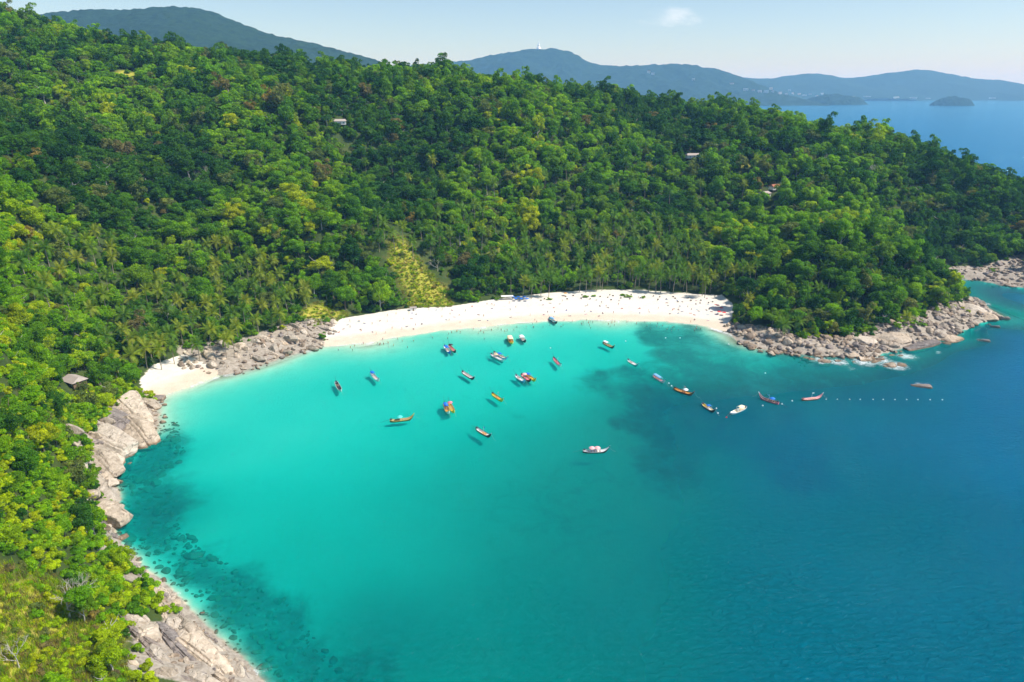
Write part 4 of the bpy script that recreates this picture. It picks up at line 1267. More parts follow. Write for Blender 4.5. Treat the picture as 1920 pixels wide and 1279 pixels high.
# headland: big named rocks first, then the boulder field
HR = [(1672,628,3.5,58,26,-12,4.2,'b','big smooth grey granite block on the headland shore'),
      (1617,634,2.6,40,20,-8,3.2,'b','pale square boulder below the headland trees'),
      (1592,661,1.4,38,20,10,2.6,'b','large rounded boulder at the middle of the headland shore'),
      (1824,577,4.0,30,26,60,4.0,'b','tall pale boulder at the tip of the wood on the headland'),
      (1845,590,2.4,38,16,20,3.0,'b','grey rounded boulder near the outer tip of the headland'),
      (1730,645,1.2,46,12,-18,1.8,'g','flat sea washed granite shelf on the headland'),
      (1780,632,1.2,30,12,-15,1.6,'s','pale low shelf near the outer headland rocks'),
      
      
      
      
      
      (1728,723,0.4,32,9,2,1.2,'g','lone rock with foam offshore of the headland'),
      (1845,638,0.4,20,9,5,1.2,'g','lone dark rock off the outer headland'),
      (1866,612,0.5,16,10,5,1.3,'g','black rock awash beside the headland tip'),
      (1884,596,0.8,14,9,0,1.6,'g','outermost dark rock of the headland')]
for i, (u, v, z, lp, wp_, ang, hm, kd, lab) in enumerate(HR):
    x, y, _ = P(u, v, z)
    rz, mpp = px_dir(u, v, ang); _, mpw = px_dir(u, v, ang + 90)
    mesh = {'s': R_SLAB[i % 5], 'b': R_BIG[i % 6], 'g': R_GREY}[kd]
    o = put_rock('boulder', mesh, (x, y, z - hm * 0.5), (lp * mpp * 0.58, min(wp_ * mpw * 0.5, lp * mpp * 0.5), hm), rz)
    tag(o, lab, 'rock', 'large rocks of the headland')
fill_rocks(HEAD, 92, 1.1, 3.4, 'grey granite boulder in the boulder field along the headland shore', 'boulders of the headland shore', 11, R_SM + R_BIG[:2])
SHOAL = [P(u, v, 0)[:2] for u, v in [(1488,668),(1530,666),(1600,668),(1640,668),(1690,664),(1700,672),(1640,680),(1560,679),(1500,680)]]
SHOAL2 = [P(u, v, 0)[:2] for u, v in [(1655,684),(1680,680),(1705,681),(1690,687),(1665,688)]]
for pl, cnt, sd_ in ((SHOAL, 22, 31), (SHOAL2, 8, 32)):
    r = np.random.default_rng(sd_)
    xs = [p[0] for p in pl]; ys = [p[1] for p in pl]; got = 0
    while got < cnt:
        x, y = r.uniform(min(xs), max(xs)), r.uniform(min(ys), max(ys))
        if not in_poly(np.array([x]), np.array([y]), pl)[0]: continue
        got += 1
        s = r.uniform(0.9, 2.8)
        o = put_rock('boulder', (R_SLAB + R_SM)[r.integers(14)], (x, y, -0.25 * s + 0.15), (s * 1.5, s, s * r.uniform(.35, .6)), r.uniform(-.5, .5), (r.uniform(-.2, .2), r.uniform(-.2, .2)))
        tag(o, 'brown reef rock awash in white surf before the headland', 'rock', 'reef rocks awash before the headland')
fill_rocks(LEDGE, 52, 1.2, 3.5, 'slanting pale slab of the rock ledge between cove and beach', 'slabs of the ledge between cove and beach', 12, R_SLAB + R_BIG[:2], 0.0, 2.6, math.radians(-40), 1.6)
fill_rocks(INLET, 22, 1.4, 3.4, 'pale boulder on the rocky shore beyond the headland', 'boulders beyond the headland', 13, R_SM)
# small rocks along the foot of the near slope, and drowned boulders off it
shore = [P(u, v, 0.5)[:2] for u, v in [(206,1000),(222,960),(190,900),(226,872),(238,840),(290,800),(300,760),(270,740),(225,770),(160,840),(140,880),(150,920),(160,980),(190,1010)]]
fill_rocks(NROCK, 26, 1.3, 3.6, 'tilted granite slab filling in between the large slabs of the near shore', 'middle sized slabs of the near shore', 17, R_SLAB + R_BIG, 0.05, 2.2, math.radians(-20), 1.4)
fill_rocks(SLAB, 16, 1.6, 4.6, 'sheet of pale granite on the bare shore at the bottom', 'granite sheets of the bottom shore', 18, R_SLAB, -0.25, 2.4, math.radians(-42), 1.2)
fill_rocks(shore, 12, 0.9, 2.4, 'small granite boulder among the large slabs of the near shore', 'small boulders of the near shore', 14, R_SM, 0.15)
shore2 = [P(u, v, 0.5)[:2] for u, v in [(206,1000),(250,1060),(300,1095),(340,1140),(400,1195),(470,1262),(440,1262),(380,1200),(320,1160),(260,1100),(225,1050)]]
fill_rocks(shore2, 16, 0.8, 2.0, 'small boulder at the foot of the yellow green slope', 'small boulders below the yellow slope', 15, R_SM, 0.15)
drown = [P(u, v, -1)[:2] for u, v in [(215,990),(235,960),(230,900),(240,870),(300,800),(335,790),(345,850),(300,890),(330,950),(345,990),(380,1030),(430,1090),(400,1130),(320,1100),(260,1060)]]
r_ = np.random.default_rng(16)
got = []
while len(got) < 30:
    x, y = r_.uniform(-190, -60), r_.uniform(150, 300)
    if not in_poly(np.array([x]), np.array([y]), drown)[0]: continue
    if coast(x, y) > -1: continue
    s = 0.6 + 1.7 * r_.random() ** 2
    if any((x - a) ** 2 + (y - b) ** 2 < (0.5 * (s + q)) ** 2 for a, b, q in got): continue
    got.append((x, y, s))
    hz_ = float(height(x, y))
    z = min(hz_ + 0.25 * s, -0.25 - s * 0.55)
    o = put_rock('boulder', (R_SM + R_BIG)[len(got) % 15], (x, y, z), (s * r_.uniform(.9, 1.6), s, s * 0.7), r_.uniform(0, 6.28), (r_.uniform(-.3, .3), r_.uniform(-.3, .3)))
    tag(o, 'drowned boulder seen through the clear water off the near slope', 'rock', 'drowned boulders off the near slope')

# the countless smaller stones between the boulders: one mass
bp, br, bs, bi = [], [], [], []
def stones(poly, n, smin, smax, seed, zmin=-0.6):
    r = np.random.default_rng(seed)
    xs = [p[0] for p in poly]; ys = [p[1] for p in poly]
    x, y = r.uniform(min(xs), max(xs), n * 6), r.uniform(min(ys), max(ys), n * 6)
    k = in_poly(x, y, poly)
    x, y = x[k][:n], y[k][:n]
    z = height(x, y)
    for a, b, c in zip(x, y, z):
        if c < zmin: continue
        s = smin + (smax - smin) * r.random() ** 2.5
        bp.append((a, b, c + 0.12 * s)); br.append((r.uniform(-.5, .5), r.uniform(-.5, .5), r.uniform(0, 6.28))); bs.append((s * r.uniform(1, 1.6), s, s * r.uniform(.6, 1.0))); bi.append(r.integers(9))
stones(HEAD, 1100, 0.5, 2.2, 21)
stones(SHOAL, 60, 0.5, 1.2, 27, -5)
stones(INLET, 260, 0.6, 1.8, 22)
stones(LEDGE, 200, 0.5, 1.8, 23)
stones(SLAB, 90, 0.3, 1.0, 28)
stones(NROCK, 220, 0.35, 1.3, 29)
stones(shore, 100, 0.35, 1.2, 24)
stones(shore2, 160, 0.35, 1.1, 25)
r_ = np.random.default_rng(26)
for _ in range(6500):
    x, y = r_.uniform(-190, -20), r_.uniform(110, 300)
    if not (in_poly(np.array([x]), np.array([y]), drown)[0] or in_poly(np.array([x]), np.array([y]), REEF_L)[0]) or coast(x, y) > 0: continue
    s = 0.35 + 1.0 * r_.random() ** 2.5
    bp.append((x, y, min(float(height(x, y)) + 0.15 * s, -0.15 - s * 0.6))); br.append((r_.uniform(-.4, .4), r_.uniform(-.4, .4), r_.uniform(0, 6.28))); bs.append((s * 1.3, s, s * .7)); bi.append(r_.integers(9))
scatter('rubble', 'small granite stones between the boulders and on the sea bed', bp, br, bs, bi, R_SM)

# ================================================================== SPECIAL PLANTS
def special_tree(u, v, off, crown_mesh, s, lift_, label, name='broadleaf_tree', trunk=None, at=None, part='crown'):
    q = at or hit(u, v, off)
    root = link(name, None, loc=q, rot=(0, 0, rng.uniform(0, 6.28)))
    t = link('trunk', trunk or TRUNKS[1], root)
    t.scale = (s, s, (lift_ + 4 * s) / 7.5)
    link(part, crown_mesh, root, loc=(0, 0, lift_), scale=(s, s, s))
    tag(root, label, 'tree')
    return root
special_tree(190, 748, 6, NEAR[2]['yellow'], 0.85, 3.0, 'yellow green spreading tree over the boulders below the hut')
special_tree(240, 702, 7, NEAR[0]['bright'], 1.05, 4.0, 'large bright green tree overhanging the small cove')
special_tree(215, 690, 7, NEAR[4]['mid'], 0.95, 4.0, 'dense green tree behind the cove tree')
special_tree(158, 732, 3, NEAR[3]['olive'], 0.45, 2.0, 'small grey green tree in front of the hut')
special_tree(1010, 518, 8, NEAR[2]['bright'], 1.0, 3.5, 'broad bright green tree at the back of the beach')
special_tree(1045, 525, 7, NEAR[0]['mid'], 1.1, 3.5, 'wide domed green tree beside the bright beach tree')
special_tree(990, 112, 14, NEAR[3]['mid'], 1.7, 7, 'tall rounded tree standing above the ridge line')
special_tree(1465, 177, 12, NEAR[1]['bright'], 1.6, 6, 'big bright green tree at the end of the ridge')
special_tree(1815, 293, 8, NEAR[4]['yellow'], 1.3, 3, 'yellow tree on the falling right ridge')
special_tree(470, 205, 8, NEAR[1]['brown'], 1.1, 5, 'orange brown tree high on the hillside')
special_tree(1535, 408, 8, NEAR[5]['brown'], 0.9, 5, 'orange tree above the headland')

# the pale half-bare tree on the near slope
q = hit(132, 1166, 0)
root = link('half_bare_tree', None, loc=q)
link('branches', BARE[0], root, scale=(1.25, 1.25, 1.3))
link('crown', NEAR[5]['bright'], root, loc=(3.2, -0.5, 5.5), scale=(0.62, 0.62, 0.6))
tag(root, 'half bare tree with white branches on the near yellow slope', 'tree')
q = hit(160, 1168, 0)
root = link('half_bare_tree', None, loc=q)
link('branches', BARE[1], root, scale=(0.8, 0.8, 0.8))
link('crown', NEAR[2]['mid'], root, loc=(0.6, 0, 3.8), scale=(0.5, 0.5, 0.6))
tag(root, 'smaller leafy tree with a pale trunk beside the half bare tree', 'tree')
BARE_PX = [(40,575,1.2,'wide pale branched tree above the cove palms'),(312,585,1.0,'grey leafless tree among the valley palms'),(385,330,1.1,'grey leafless tree on the upper left slope'),
           (126,118,1.0,'white leafless tree near the left skyline'),(500,365,0.9,'pale bare trunks in the middle of the left slope'),(820,495,0.8,'thin bare tree above the grassy gap'),
           (1545,300,1.2,'purple grey leafless tree on the right slope'),(1640,320,1.1,'leafless grey tree on the far right slope'),(700,290,1.0,'bare tree below the white house'),
           (1130,440,0.8,'bare tree above the palm grove'),(205,1010,0.5,'little bare tree above the drowned boulders'),(30,1235,0.55,'small bare tree at the bottom left corner'),(1730,250,0.9,'bare tree under the right ridge')]
for i, (u, v, s, lab) in enumerate(BARE_PX):
    q = hit(u, v, 7 * s)
    if q is None: continue
    root = link('bare_tree', None, loc=q, rot=(0, 0, rng.uniform(0, 6.28)))
    link('branches', BARE[i % 3], root, scale=(s * 1.2, s * 1.2, s * 1.35))
    tag(root, lab, 'tree')

# feathery casuarinas: tall cones of drooping sprays
def casuarina_mesh(seed, key_):
    r = np.random.default_rng(seed)
    n_ = 3000
    z = 16 * r.random(n_) ** 0.85
    rad = (0.5 + 2.4 * np.sin(np.pi * np.clip((z + 1.5) / 19, 0, 1))) * np.sqrt(r.random(n_)) * (0.75 + 0.4 * np.sin(z * 2.1))
    a = r.uniform(0, 6.283, n_)
    p = np.stack([rad * np.cos(a), rad * np.sin(a), z], 1)
    nrm = np.stack([np.cos(a), np.sin(a), 0.2 + 0 * a], 1) + r.normal(size=(n_, 3)) * 0.5
    v, f = leaf_quads(p, nrm, 0.42 * r.uniform(0.6, 1.3, n_), r, 0.0, 0.45)
    return mesh_np('crown', v, f, [LEAF[key_]], False, {'tone': ('FACE', np.clip(0.6 + 0.25 * r.normal(size=n_), 0, 1))})
cas = casuarina_mesh(1, 'olive')
for u, v, s, lab in [(1342,520,1.1,'feathery casuarina at the right end of the beach'),(1322,505,0.9,'paler casuarina behind the right end of the beach'),(128,615,0.9,'grey green casuarina on the left slope above the hut'),(1318,540,0.8,'short casuarina at the beach edge beside the headland wood')]:
    q = hit(u, v, 8 * s)
    root = link('casuarina_tree', None, loc=q)
    link('trunk', PALM_TRUNK[0][0], root, scale=(1, 1, 1.2 * s))
    link('crown', cas, root, loc=(0, 0, 2.5 * s), scale=(s, s, s))
    tag(root, lab, 'tree')

# bright low bushes in patches
PATCH = [(1535,632,9,'yellow','on the sunny patch between headland rocks and wood'),(1505,628,6,'bright','left of the sunny patch on the headland'),(1712,606,12,'bright','on the bright green bank above the headland boulders'),
         (1690,612,7,'bright','at the left end of the bright headland bank'),(1867,508,4,'bright','on the rocky shore beyond the headland'),(1795,580,5,'yellow','at the edge of the wood near the headland tip')]
for u, v, cnt, k_, wd in PATCH:
    q = hit(u, v, 0)
    for j in range(cnt):
        x, y = q[0] + rng.uniform(-7, 7), q[1] + rng.uniform(-3, 3)
        s = rng.uniform(0.55, 0.95)
        o = link('bush', SHRUB[j % 4][k_], loc=(x, y, float(height(x, y)) + 0.2), rot=(0, 0, rng.uniform(0, 6.28)), scale=(s * 1.2, s * 1.2, s * 0.75))
        tag(o, 'low %s bush %s' % ('yellow green' if k_ == 'yellow' else 'bright green', wd), 'bush', 'bushes ' + wd)
for j, (u, v, wd) in enumerate([(1168,556,'left half of the widest clump'),(1178,558,'right half of the widest clump'),(1206,559,'beside the widest clump'),(1112,557,'second clump from the left'),(1098,558,'left clump before the palms'),(1030,563,'left end of the beach bushes'),(932,563,'beside the white awning')]):
    q = hit(u, v, 0)
    s = rng.uniform(0.7, 1.0)
    o = link('bush', SHRUB[j % 4]['bright'], loc=(q[0], q[1], q[2]), scale=(s * 1.5, s, s * 0.7))
    tag(o, 'low bright green bush on the white sand, ' + wd, 'bush', 'bushes on the sand')

# ================================================================== BUILDINGS
def box(bm, x0, x1, y0, y1, z0, z1):
    vs = [bm.verts.new(c) for c in ((x0,y0,z0),(x1,y0,z0),(x1,y1,z0),(x0,y1,z0),(x0,y0,z1),(x1,y0,z1),(x1,y1,z1),(x0,y1,z1))]
    for f in ((0,3,2,1),(4,5,6,7),(0,1,5,4),(1,2,6,5),(2,3,7,6),(3,0,4,7)):
        bm.faces.new([vs[i] for i in f])
def bm_obj(name, bm, mat, parent=None, bevel=0.0):
    if bevel:
        bmesh.ops.bevel(bm, geom=list(bm.edges), offset=bevel, segments=1, affect='EDGES')
    m = bpy.data.meshes.new(name); bm.to_mesh(m); bm.free()
    for mm in (mat if isinstance(mat, (list, tuple)) else [mat]): m.materials.append(mm)
    return link(name, m, parent)
def boxes(name, lst, mat, parent=None, bevel=0.0):
    bm = bmesh.new()
    for b in lst: box(bm, *b)
    return bm_obj(name, bm, mat, parent, bevel)
WHITEW = plain('white_plaster', (0.78, 0.76, 0.72), 0.8, 0.08, 0.2, 0.8)
ROOFG = plain('pale_grey_roof', (0.40, 0.34, 0.30), 0.7, 0.2, 0.2, 1.2)
ROOFR = plain('red_tile_roof', (0.40, 0.16, 0.09), 0.8, 0.25, 0.2, 1.2)
WOOD = plain('weathered_wood', (0.22, 0.15, 0.09), 0.8, 0.3, 0.2, 2.0)
GLASSD = plain('dark_window_glass', (0.03, 0.04, 0.05), 0.15, 0.1, 0.5)
def house(q, rz, w_, d_, h_, roofm, wallm, label, roof_h=1.6):
    root = link('house', None, loc=(q[0], q[1], q[2] + 1.2), rot=(0, 0, rz))
    wl = boxes('wall', [(-w_/2, w_/2, -d_/2, d_/2, 0, h_)], wallm, root)
    bm = bmesh.new()
    W, D = w_/2 + .7, d_/2 + .7
    pts_ = [(-W,-D,h_-.15),(W,-D,h_-.15),(W,D,h_-.15),(-W,D,h_-.15),(-W*.8,0,h_+roof_h),(W*.8,0,h_+roof_h)]
    vv = [bm.verts.new(p) for p in pts_]
    for f in ((0,1,5,4),(2,3,4,5),(3,0,4),(1,2,5),(3,2,1,0)): bm.faces.new([vv[i] for i in f])
    bm_obj('roof', bm, roofm, root)
    boxes('door', [(-.5, .5, -d_/2 - .06, -d_/2 + .02, 0.05, 2.1)], WOOD, root)
    for sx in (-1, 1):
        wd = boxes('window', [(sx * w_ * .3 - .6, sx * w_ * .3 + .6, -d_/2 - .08, -d_/2 + .02, 1.0, 2.1)], WHITEW, root)
        boxes('pane', [(sx * w_ * .3 - .5, sx * w_ * .3 + .5, -d_/2 - .10, -d_/2 - .085, 1.1, 2.0)], GLASSD, wd)
    for sx in (-1, 1):
        for sy in (-1, 1):
            boxes('stilt', [(sx * w_ * .42 - .15, sx * w_ * .42 + .15, sy * d_ * .42 - .15, sy * d_ * .42 + .15, -5, 0)], WOOD, root)
    tag(root, label, 'house')
for q, (rz, w_, d_, h_, rf, wm_, lab) in zip(HOUSES, [
    (-0.5, 8.5, 6, 2.8, ROOFG, WOOD, 'stilted hut with a pale grey roof among trees above the cove'),
    (0.2, 10, 6, 3.2, ROOFG, WHITEW, 'grey roofed white house half hidden high on the wooded hill'),
    (0.6, 9, 6, 3.4, ROOFG, WHITEW, 'grey roofed white house on the right hillside'),
    (0.1, 14, 6, 3.2, ROOFG, WHITEW, 'long pale house below the right ridge'),
    (0.4, 8, 6, 3.2, ROOFR, WHITEW, 'small red roofed house beside the grey roofed white house')]):
    house(q, rz, w_, d_, h_, rf, wm_, lab)

def hit_hill(fn, u, v, y0, y1):
    d = ray(u, v)
    for t in np.linspace(y0 / d[1], y1 / d[1], 500):
        x, y, z = d[0] * t, d[1] * t, CAM_H + d[2] * t
        if z < fn(x, y): return (x, y, fn(x, y))
    return None
def far_building(q, w_, d_, h_, label, roofm):
    root = link('building', None, loc=(q[0], q[1], q[2] - 3), rot=(0, 0, rng.uniform(-.4, .4)))
    boxes('wall', [(-w_/2, w_/2, -d_/2, d_/2, 0, h_)], WHITEW, root)
    boxes('roof', [(-w_/2 - 1, w_/2 + 1, -d_/2 - 1, d_/2 + 1, h_ + .01, h_ + 2.5)], roofm, root)
    fl = max(1, int(h_ / 7))
    for j in range(fl):
        boxes('window', [(-w_ * .4, w_ * .4, -d_/2 - .3, -d_/2 - .05, 3 + j * 7, 5.5 + j * 7)], GLASSD, root)
    tag(root, label, 'building', 'buildings of the town across the bay')
r5 = np.random.default_rng(55)
nb = 0
for u, v in [(1398,170),(1412,171),(1424,174),(1436,176),(1449,173),(1462,176),(1474,178),(1486,177),(1498,178),(1508,180),(1519,178),(1531,181),(1541,179),(1552,181),(1445,168),(1480,170),(1216,138),(1224,140),(1300,152),(1372,158)]:
    q = hit_hill(hstat, u, v, 5600, 6800) or hit_hill(hfar, u, v, 7900, 9300)
    if q is None: continue
    far_building(q, r5.uniform(18, 44), 16, r5.uniform(9, 22), 'tiny white building of the town on the hazy coast beyond the ridge', [WHITEW, ROOFR, ROOFG][nb % 3]); nb += 1
for u, v in [(1600,184),(1625,184.5),(1680,185),(1712,185),(1740,185.5),(1860,186)]:
    q = hit_hill(hfar, u, v, 7900, 9300)
    if q is None: continue
    far_building(q, r5.uniform(40, 80), 20, r5.uniform(9, 16), 'tiny white building on the far shore across open water', WHITEW)

# seated white statue on the far hill
def lathe(prof, seg=20, sx=1.0, sy=1.0):
    vs, fs = [], []
    for r0, z in prof:
        for k in range(seg):
            a = 2 * math.pi * k / seg
            vs.append((r0 * sx * math.cos(a), r0 * sy * math.sin(a), z))
    for i in range(len(prof) - 1):
        for k in range(seg):
            fs.append((i * seg + k, i * seg + (k + 1) % seg, (i + 1) * seg + (k + 1) % seg, (i + 1) * seg + k))
    return np.array(vs, float), np.array(fs)
sx_, sy_, _ = RG(1010, 91, 6800, 0)
sroot = link('hilltop_statue', None, loc=(sx_, 6800, hstat(sx_, 6800) - 3), scale=(1.3, 1.3, 1.3))
MARB = plain('white_marble', (0.92, 0.92, 0.90), 0.5, 0.03)
link('pedestal', mesh_np('pedestal', *lathe([(0.1,0),(16,0),(17,3),(14,5),(15,8),(0.1,8.2)]), [MARB], True), sroot)
v_, f_ = joinv([lathe([(0.1,8),(15,8.5),(15.5,11),(11,14.5),(7.5,16),(7.2,20),(8.6,27),(8.4,31),(5,34),(2.6,35.5),(2.5,37),(3.9,39),(4.1,42),(3.2,45),(1.5,46.5),(1.0,49),(0.1,50.5)], 20, 1, 0.75)])
link('body', mesh_np('body', v_, f_, [MARB], True), sroot)
tag(sroot, 'white seated statue on the crest of the far hill', 'statue')

# ================================================================== BOATS
def strip(rows, close=False):
    n_, k_ = len(rows), len(rows[0])
    v = np.array(rows).reshape(-1, 3)
    f = []
    for i in range(n_ - 1):
        for j in range(k_ - 1):
            a = i * k_ + j
            f.append((a, a + 1, a + k_ + 1, a + k_))
    return v, np.array(f)

def hull_lines(L, B, fn_bow=1.9):
    st = np.linspace(-0.5, 0.5, 17)
    b = B / 2 * np.clip(1 - np.abs((st + 0.05) / 0.55) ** 2.6, 0, 1) ** 0.75
    b = np.where(st < -0.30, np.maximum(b, B * 0.26), b)
    b[-1] = 0.05
    sheer = 0.62 + fn_bow * np.clip((st - 0.16) / 0.34, 0, 1) ** 2.2 + 0.45 * np.clip((-st - 0.28) / 0.22, 0, 1) ** 1.6
    keel = -0.32 + 0.25 * np.clip((-st - 0.35) / 0.15, 0, 1) + (fn_bow + 0.5) * np.clip((st - 0.30) / 0.20, 0, 1) ** 2.0
    keel = np.minimum(keel, sheer - 0.06)
    return st * L, b, sheer, keel

def cyl(a, b, r0, r1=None, sides=8):
    return tube([a, b], [r0, r1 if r1 is not None else r0], sides)

def make_boat(stern, bow, label, hull, inner, trim, canopy=None, umbrellas=(), flag=None, ribbon=None, tail=True, benches=4, bow_h=1.9, wide=1.0, canopy_at=-0.12, canopy_len=0.34, speed=False, cargo=None):
    a, b = P(*stern, 0.4), P(*bow, 0.9)
    L = math.hypot(b[0] - a[0], b[1] - a[1])
    L = min(max(L, 8.5), 13.0)
    rz = math.atan2(b[1] - a[1], b[0] - a[0])
    cx, cyy = (a[0] + b[0]) / 2, (a[1] + b[1]) / 2
    root = link('speedboat' if speed else 'longtail_boat', None, loc=(cx, cyy, 0.0), rot=(0, 0, rz))
    B = 2.15 * wide
    X, bb, sh, ke = hull_lines(L, B, 0.7 if speed else bow_h)
    rows, rin = [], []
    for x, w_, s_, k_ in zip(X, bb, sh, ke):
        m_ = k_ + (s_ - k_) * 0.38
        rows.append([(x, -w_, s_), (x, -w_ * .86, m_), (x, -w_ * .4, k_), (x, 0, k_ - .04), (x, w_ * .4, k_), (x, w_ * .86, m_), (x, w_, s_)])
        wi = max(w_ - 0.09, 0.01)
        fl = min(max(k_ + 0.42, 0.12), s_ - 0.05)
        rin.append([(x, wi, s_ - 0.01), (x, wi * .84, fl + .02), (x, 0, fl), (x, -wi * .84, fl + .02), (x, -wi, s_ - 0.01)])
    o1 = strip(rows); o2 = strip(rin)
    tr_ = strip([[(rows[0][j]) for j in range(7)], [(rows[0][0]), (X[0], -bb[0] * .5, sh[0]), (X[0], -bb[0] * .2, sh[0]), (X[0], 0, sh[0]), (X[0], bb[0] * .2, sh[0]), (X[0], bb[0] * .5, sh[0]), (rows[0][6])]])
    v, f = joinv([o1, o2, tr_])
    mi = np.array([0] * len(o1[1]) + [1] * len(o2[1]) + [0] * len(tr_[1]))
    link('hull', mesh_np('hull', v, f, [hull, inner], False, None, mi), root)
    # gunwale rails
    for sg in (-1, 1):
        pts_ = [(x, sg * (w_ - 0.03), s_ + 0.02) for x, w_, s_ in zip(X, bb, sh)]
        link('gunwale', mesh_np('gunwale', *tube(pts_, [0.075] * len(pts_), 5), [trim], True), root)
    def at(fr): return np.interp(fr * L, X, bb), np.interp(fr * L, X, sh)
    # fore deck
    rows = []
    for fr in np.linspace(0.18, 0.44, 6):
        w_, s_ = at(fr)
        rows.append([(fr * L, -(w_ - .08), s_ - .12), (fr * L, 0, s_ - .06), (fr * L, w_ - .08, s_ - .12)])
    link('foredeck', mesh_np('foredeck', *strip(rows), [inner if not speed else hull]), root)
    for j in range(benches):
        fr = -0.28 + 0.11 * j
        w_, s_ = at(fr)
        boxes('bench', [(fr * L - .17, fr * L + .17, -w_ + .08, w_ - .08, s_ - .26, s_ - .2)], WOODL, root)
    if not speed:
        # prow post with ribbons, long-tail engine on the stern
        bx = X[-1]
        link('prow_post', mesh_np('prow_post', *tube([(bx - .5, 0, sh[-1] - .5), (bx, 0, sh[-1]), (bx + .35, 0, sh[-1] + .55)], [.11, .10, .06], 6), [trim], True), root)
        if ribbon:
            link('prow_ribbon', mesh_np('prow_ribbon', *tube([(bx - .12, 0, sh[-1] - .12), (bx + .05, 0, sh[-1] + .08), (bx + .16, 0, sh[-1] + .28)], [.17, .21, .14], 7), [ribbon], True), root)
        sx0 = X[0] + 0.55; sz = sh[0]
        eng = boxes('engine', [(sx0 - .45, sx0 + .45, -.27, .27, sz - .05, sz + .5), (sx0 - .2, sx0 + .25, -.18, .18, sz + .5, sz + .72)], ENGINE, root, 0.05)
        if tail == 'down':
            link('tail_shaft', mesh_np('tail_shaft', *cyl((sx0 - .3, 0, sz + .25), (sx0 - 4.8, .3, 0.1), .05), [ENGINE], True), root)
        elif tail == 'up':
            link('tail_shaft', mesh_np('tail_shaft', *cyl((sx0 - .3, 0, sz + .2), (sx0 - 3.6, .2, sz + 1.9), .05), [ENGINE], True), root)
        link('tiller', mesh_np('tiller', *cyl((sx0 + .4, .1, sz + .35), (sx0 + 1.5, .25, sz + .75), .035), [ENGINE], True), root)
    else:
        boxes('engine', [(X[0] - .45, X[0] + .15, -.3, .3, .3, 1.25)], ENGINE, root, 0.06)
        boxes('console', [(-.4, .3, -.4, .4, .4, 1.3)], WHITEP, root, 0.05)
    if canopy is not None:
        c0, c1 = (canopy_at - canopy_len / 2) * L, (canopy_at + canopy_len / 2) * L
        w_ = B / 2 * 0.98
        rows = []
        for x in np.linspace(c0, c1, 5):
            rows.append([(x, w_ * math.sin(t_), 2.05 + 0.42 * (math.cos(t_) - 0.6)) for t_ in np.linspace(-1.35, 1.35, 7)])
        rows2 = [[(p_[0], p_[1] * .97, p_[2] - .05) for p_ in rr_] for rr_ in rows]
        link('canopy', mesh_np('canopy', *joinv([strip(rows), strip([r_[::-1] for r_ in rows2])]), [canopy], True), root)
        for xx in (c0 + .1, c1 - .1):
            for sg in (-1, 1):
                ww, ss = at(xx / L)
                link('canopy_post', mesh_np('canopy_post', *cyl((xx, sg * (ww - .06), ss - .1), (xx, sg * w_ * .95, 2.0), .035), [WHITEP], True), root)
    for fr, col in umbrellas:
        um = mesh_np('umbrella', *lathe([(1.32, 2.05), (1.05, 2.3), (0.62, 2.52), (0.05, 2.66)], 10), [col], False)
        uo = link('umbrella', um, root, loc=(fr * L, 0, 0))
        link('pole', mesh_np('pole', *cyl((0, 0, 0.2), (0, 0, 2.75), .035), [WHITEP], True), uo)
    if flag is not None:
        fx = (canopy_at + 0.1) * L
        link('flag_pole', mesh_np('flag_pole', *cyl((fx, 0.2, .3), (fx, 0.2, 3.6), .035), [WHITEP], True), root)
        rows = [[(fx + .05 + x, .2 + .12 * math.sin(x * 4), z) for z in (3.55, 3.0)] for x in np.linspace(0, 1.0, 5)]
        link('flag', mesh_np('flag', *strip(rows), [flag]), root)
    if cargo is not None:
        for j in range(3):
            fr = -0.05 + 0.09 * j
            boxes('cushion', [(fr * L - .3, fr * L + .3, -.45, .45, .35, .62)], cargo, root, 0.06)
    link('mooring_rope', mesh_np('mooring_rope', *tube([(X[-1] - .2, 0, sh[-1] - .15), (X[-1] + 1.6, .1, .55), (X[-1] + 4.0, .3, -0.5)], [.025] * 3, 4), [ROPE], True), root)
    tag(root, label, 'boat', 'boats moored in the bay')
    return root

cW = plain('white_boat_paint', (0.80, 0.80, 0.78), 0.4, 0.08, 0.4)
WHITEP = plain('white_enamel', (0.82, 0.82, 0.80), 0.4, 0.05, 0.4)
cWood = plain('varnished_wood', (0.22, 0.115, 0.045), 0.5, 0.35, 0.4)
WOODL = plain('light_plank_wood', (0.42, 0.29, 0.17), 0.7, 0.3, 0.3)
cDark = plain('dark_hull', (0.035, 0.03, 0.03), 0.5, 0.3, 0.4)
cYel = plain('yellow_boat_paint', (0.78, 0.56, 0.03), 0.45, 0.12, 0.4)
cPink = plain('pink_boat_paint', (0.70, 0.20, 0.26), 0.5, 0.2, 0.4)
cOra = plain('orange_boat_paint', (0.72, 0.32, 0.05), 0.5, 0.2, 0.4)
cBlu = plain('blue_tarpaulin', (0.02, 0.16, 0.62), 0.6, 0.2, 0.3)
cLBlu = plain('light_blue_paint', (0.22, 0.45, 0.70), 0.5, 0.15, 0.4)
cTeal = plain('teal_cloth', (0.10, 0.62, 0.58), 0.6, 0.15, 0.3)
cCream = plain('cream_cloth', (0.80, 0.70, 0.48), 0.7, 0.12, 0.2)
cTan = plain('tan_cloth', (0.62, 0.46, 0.28), 0.7, 0.15, 0.2)
cCloth = plain('white_cloth', (0.84, 0.83, 0.82), 0.7, 0.06, 0.2)
cPinkC = plain('pink_cloth', (0.85, 0.42, 0.42), 0.7, 0.15, 0.2)
cRed = plain('red_cloth', (0.65, 0.05, 0.05), 0.7, 0.2, 0.2)
cGrn = plain('green_paint', (0.08, 0.35, 0.10), 0.6, 0.2, 0.3)
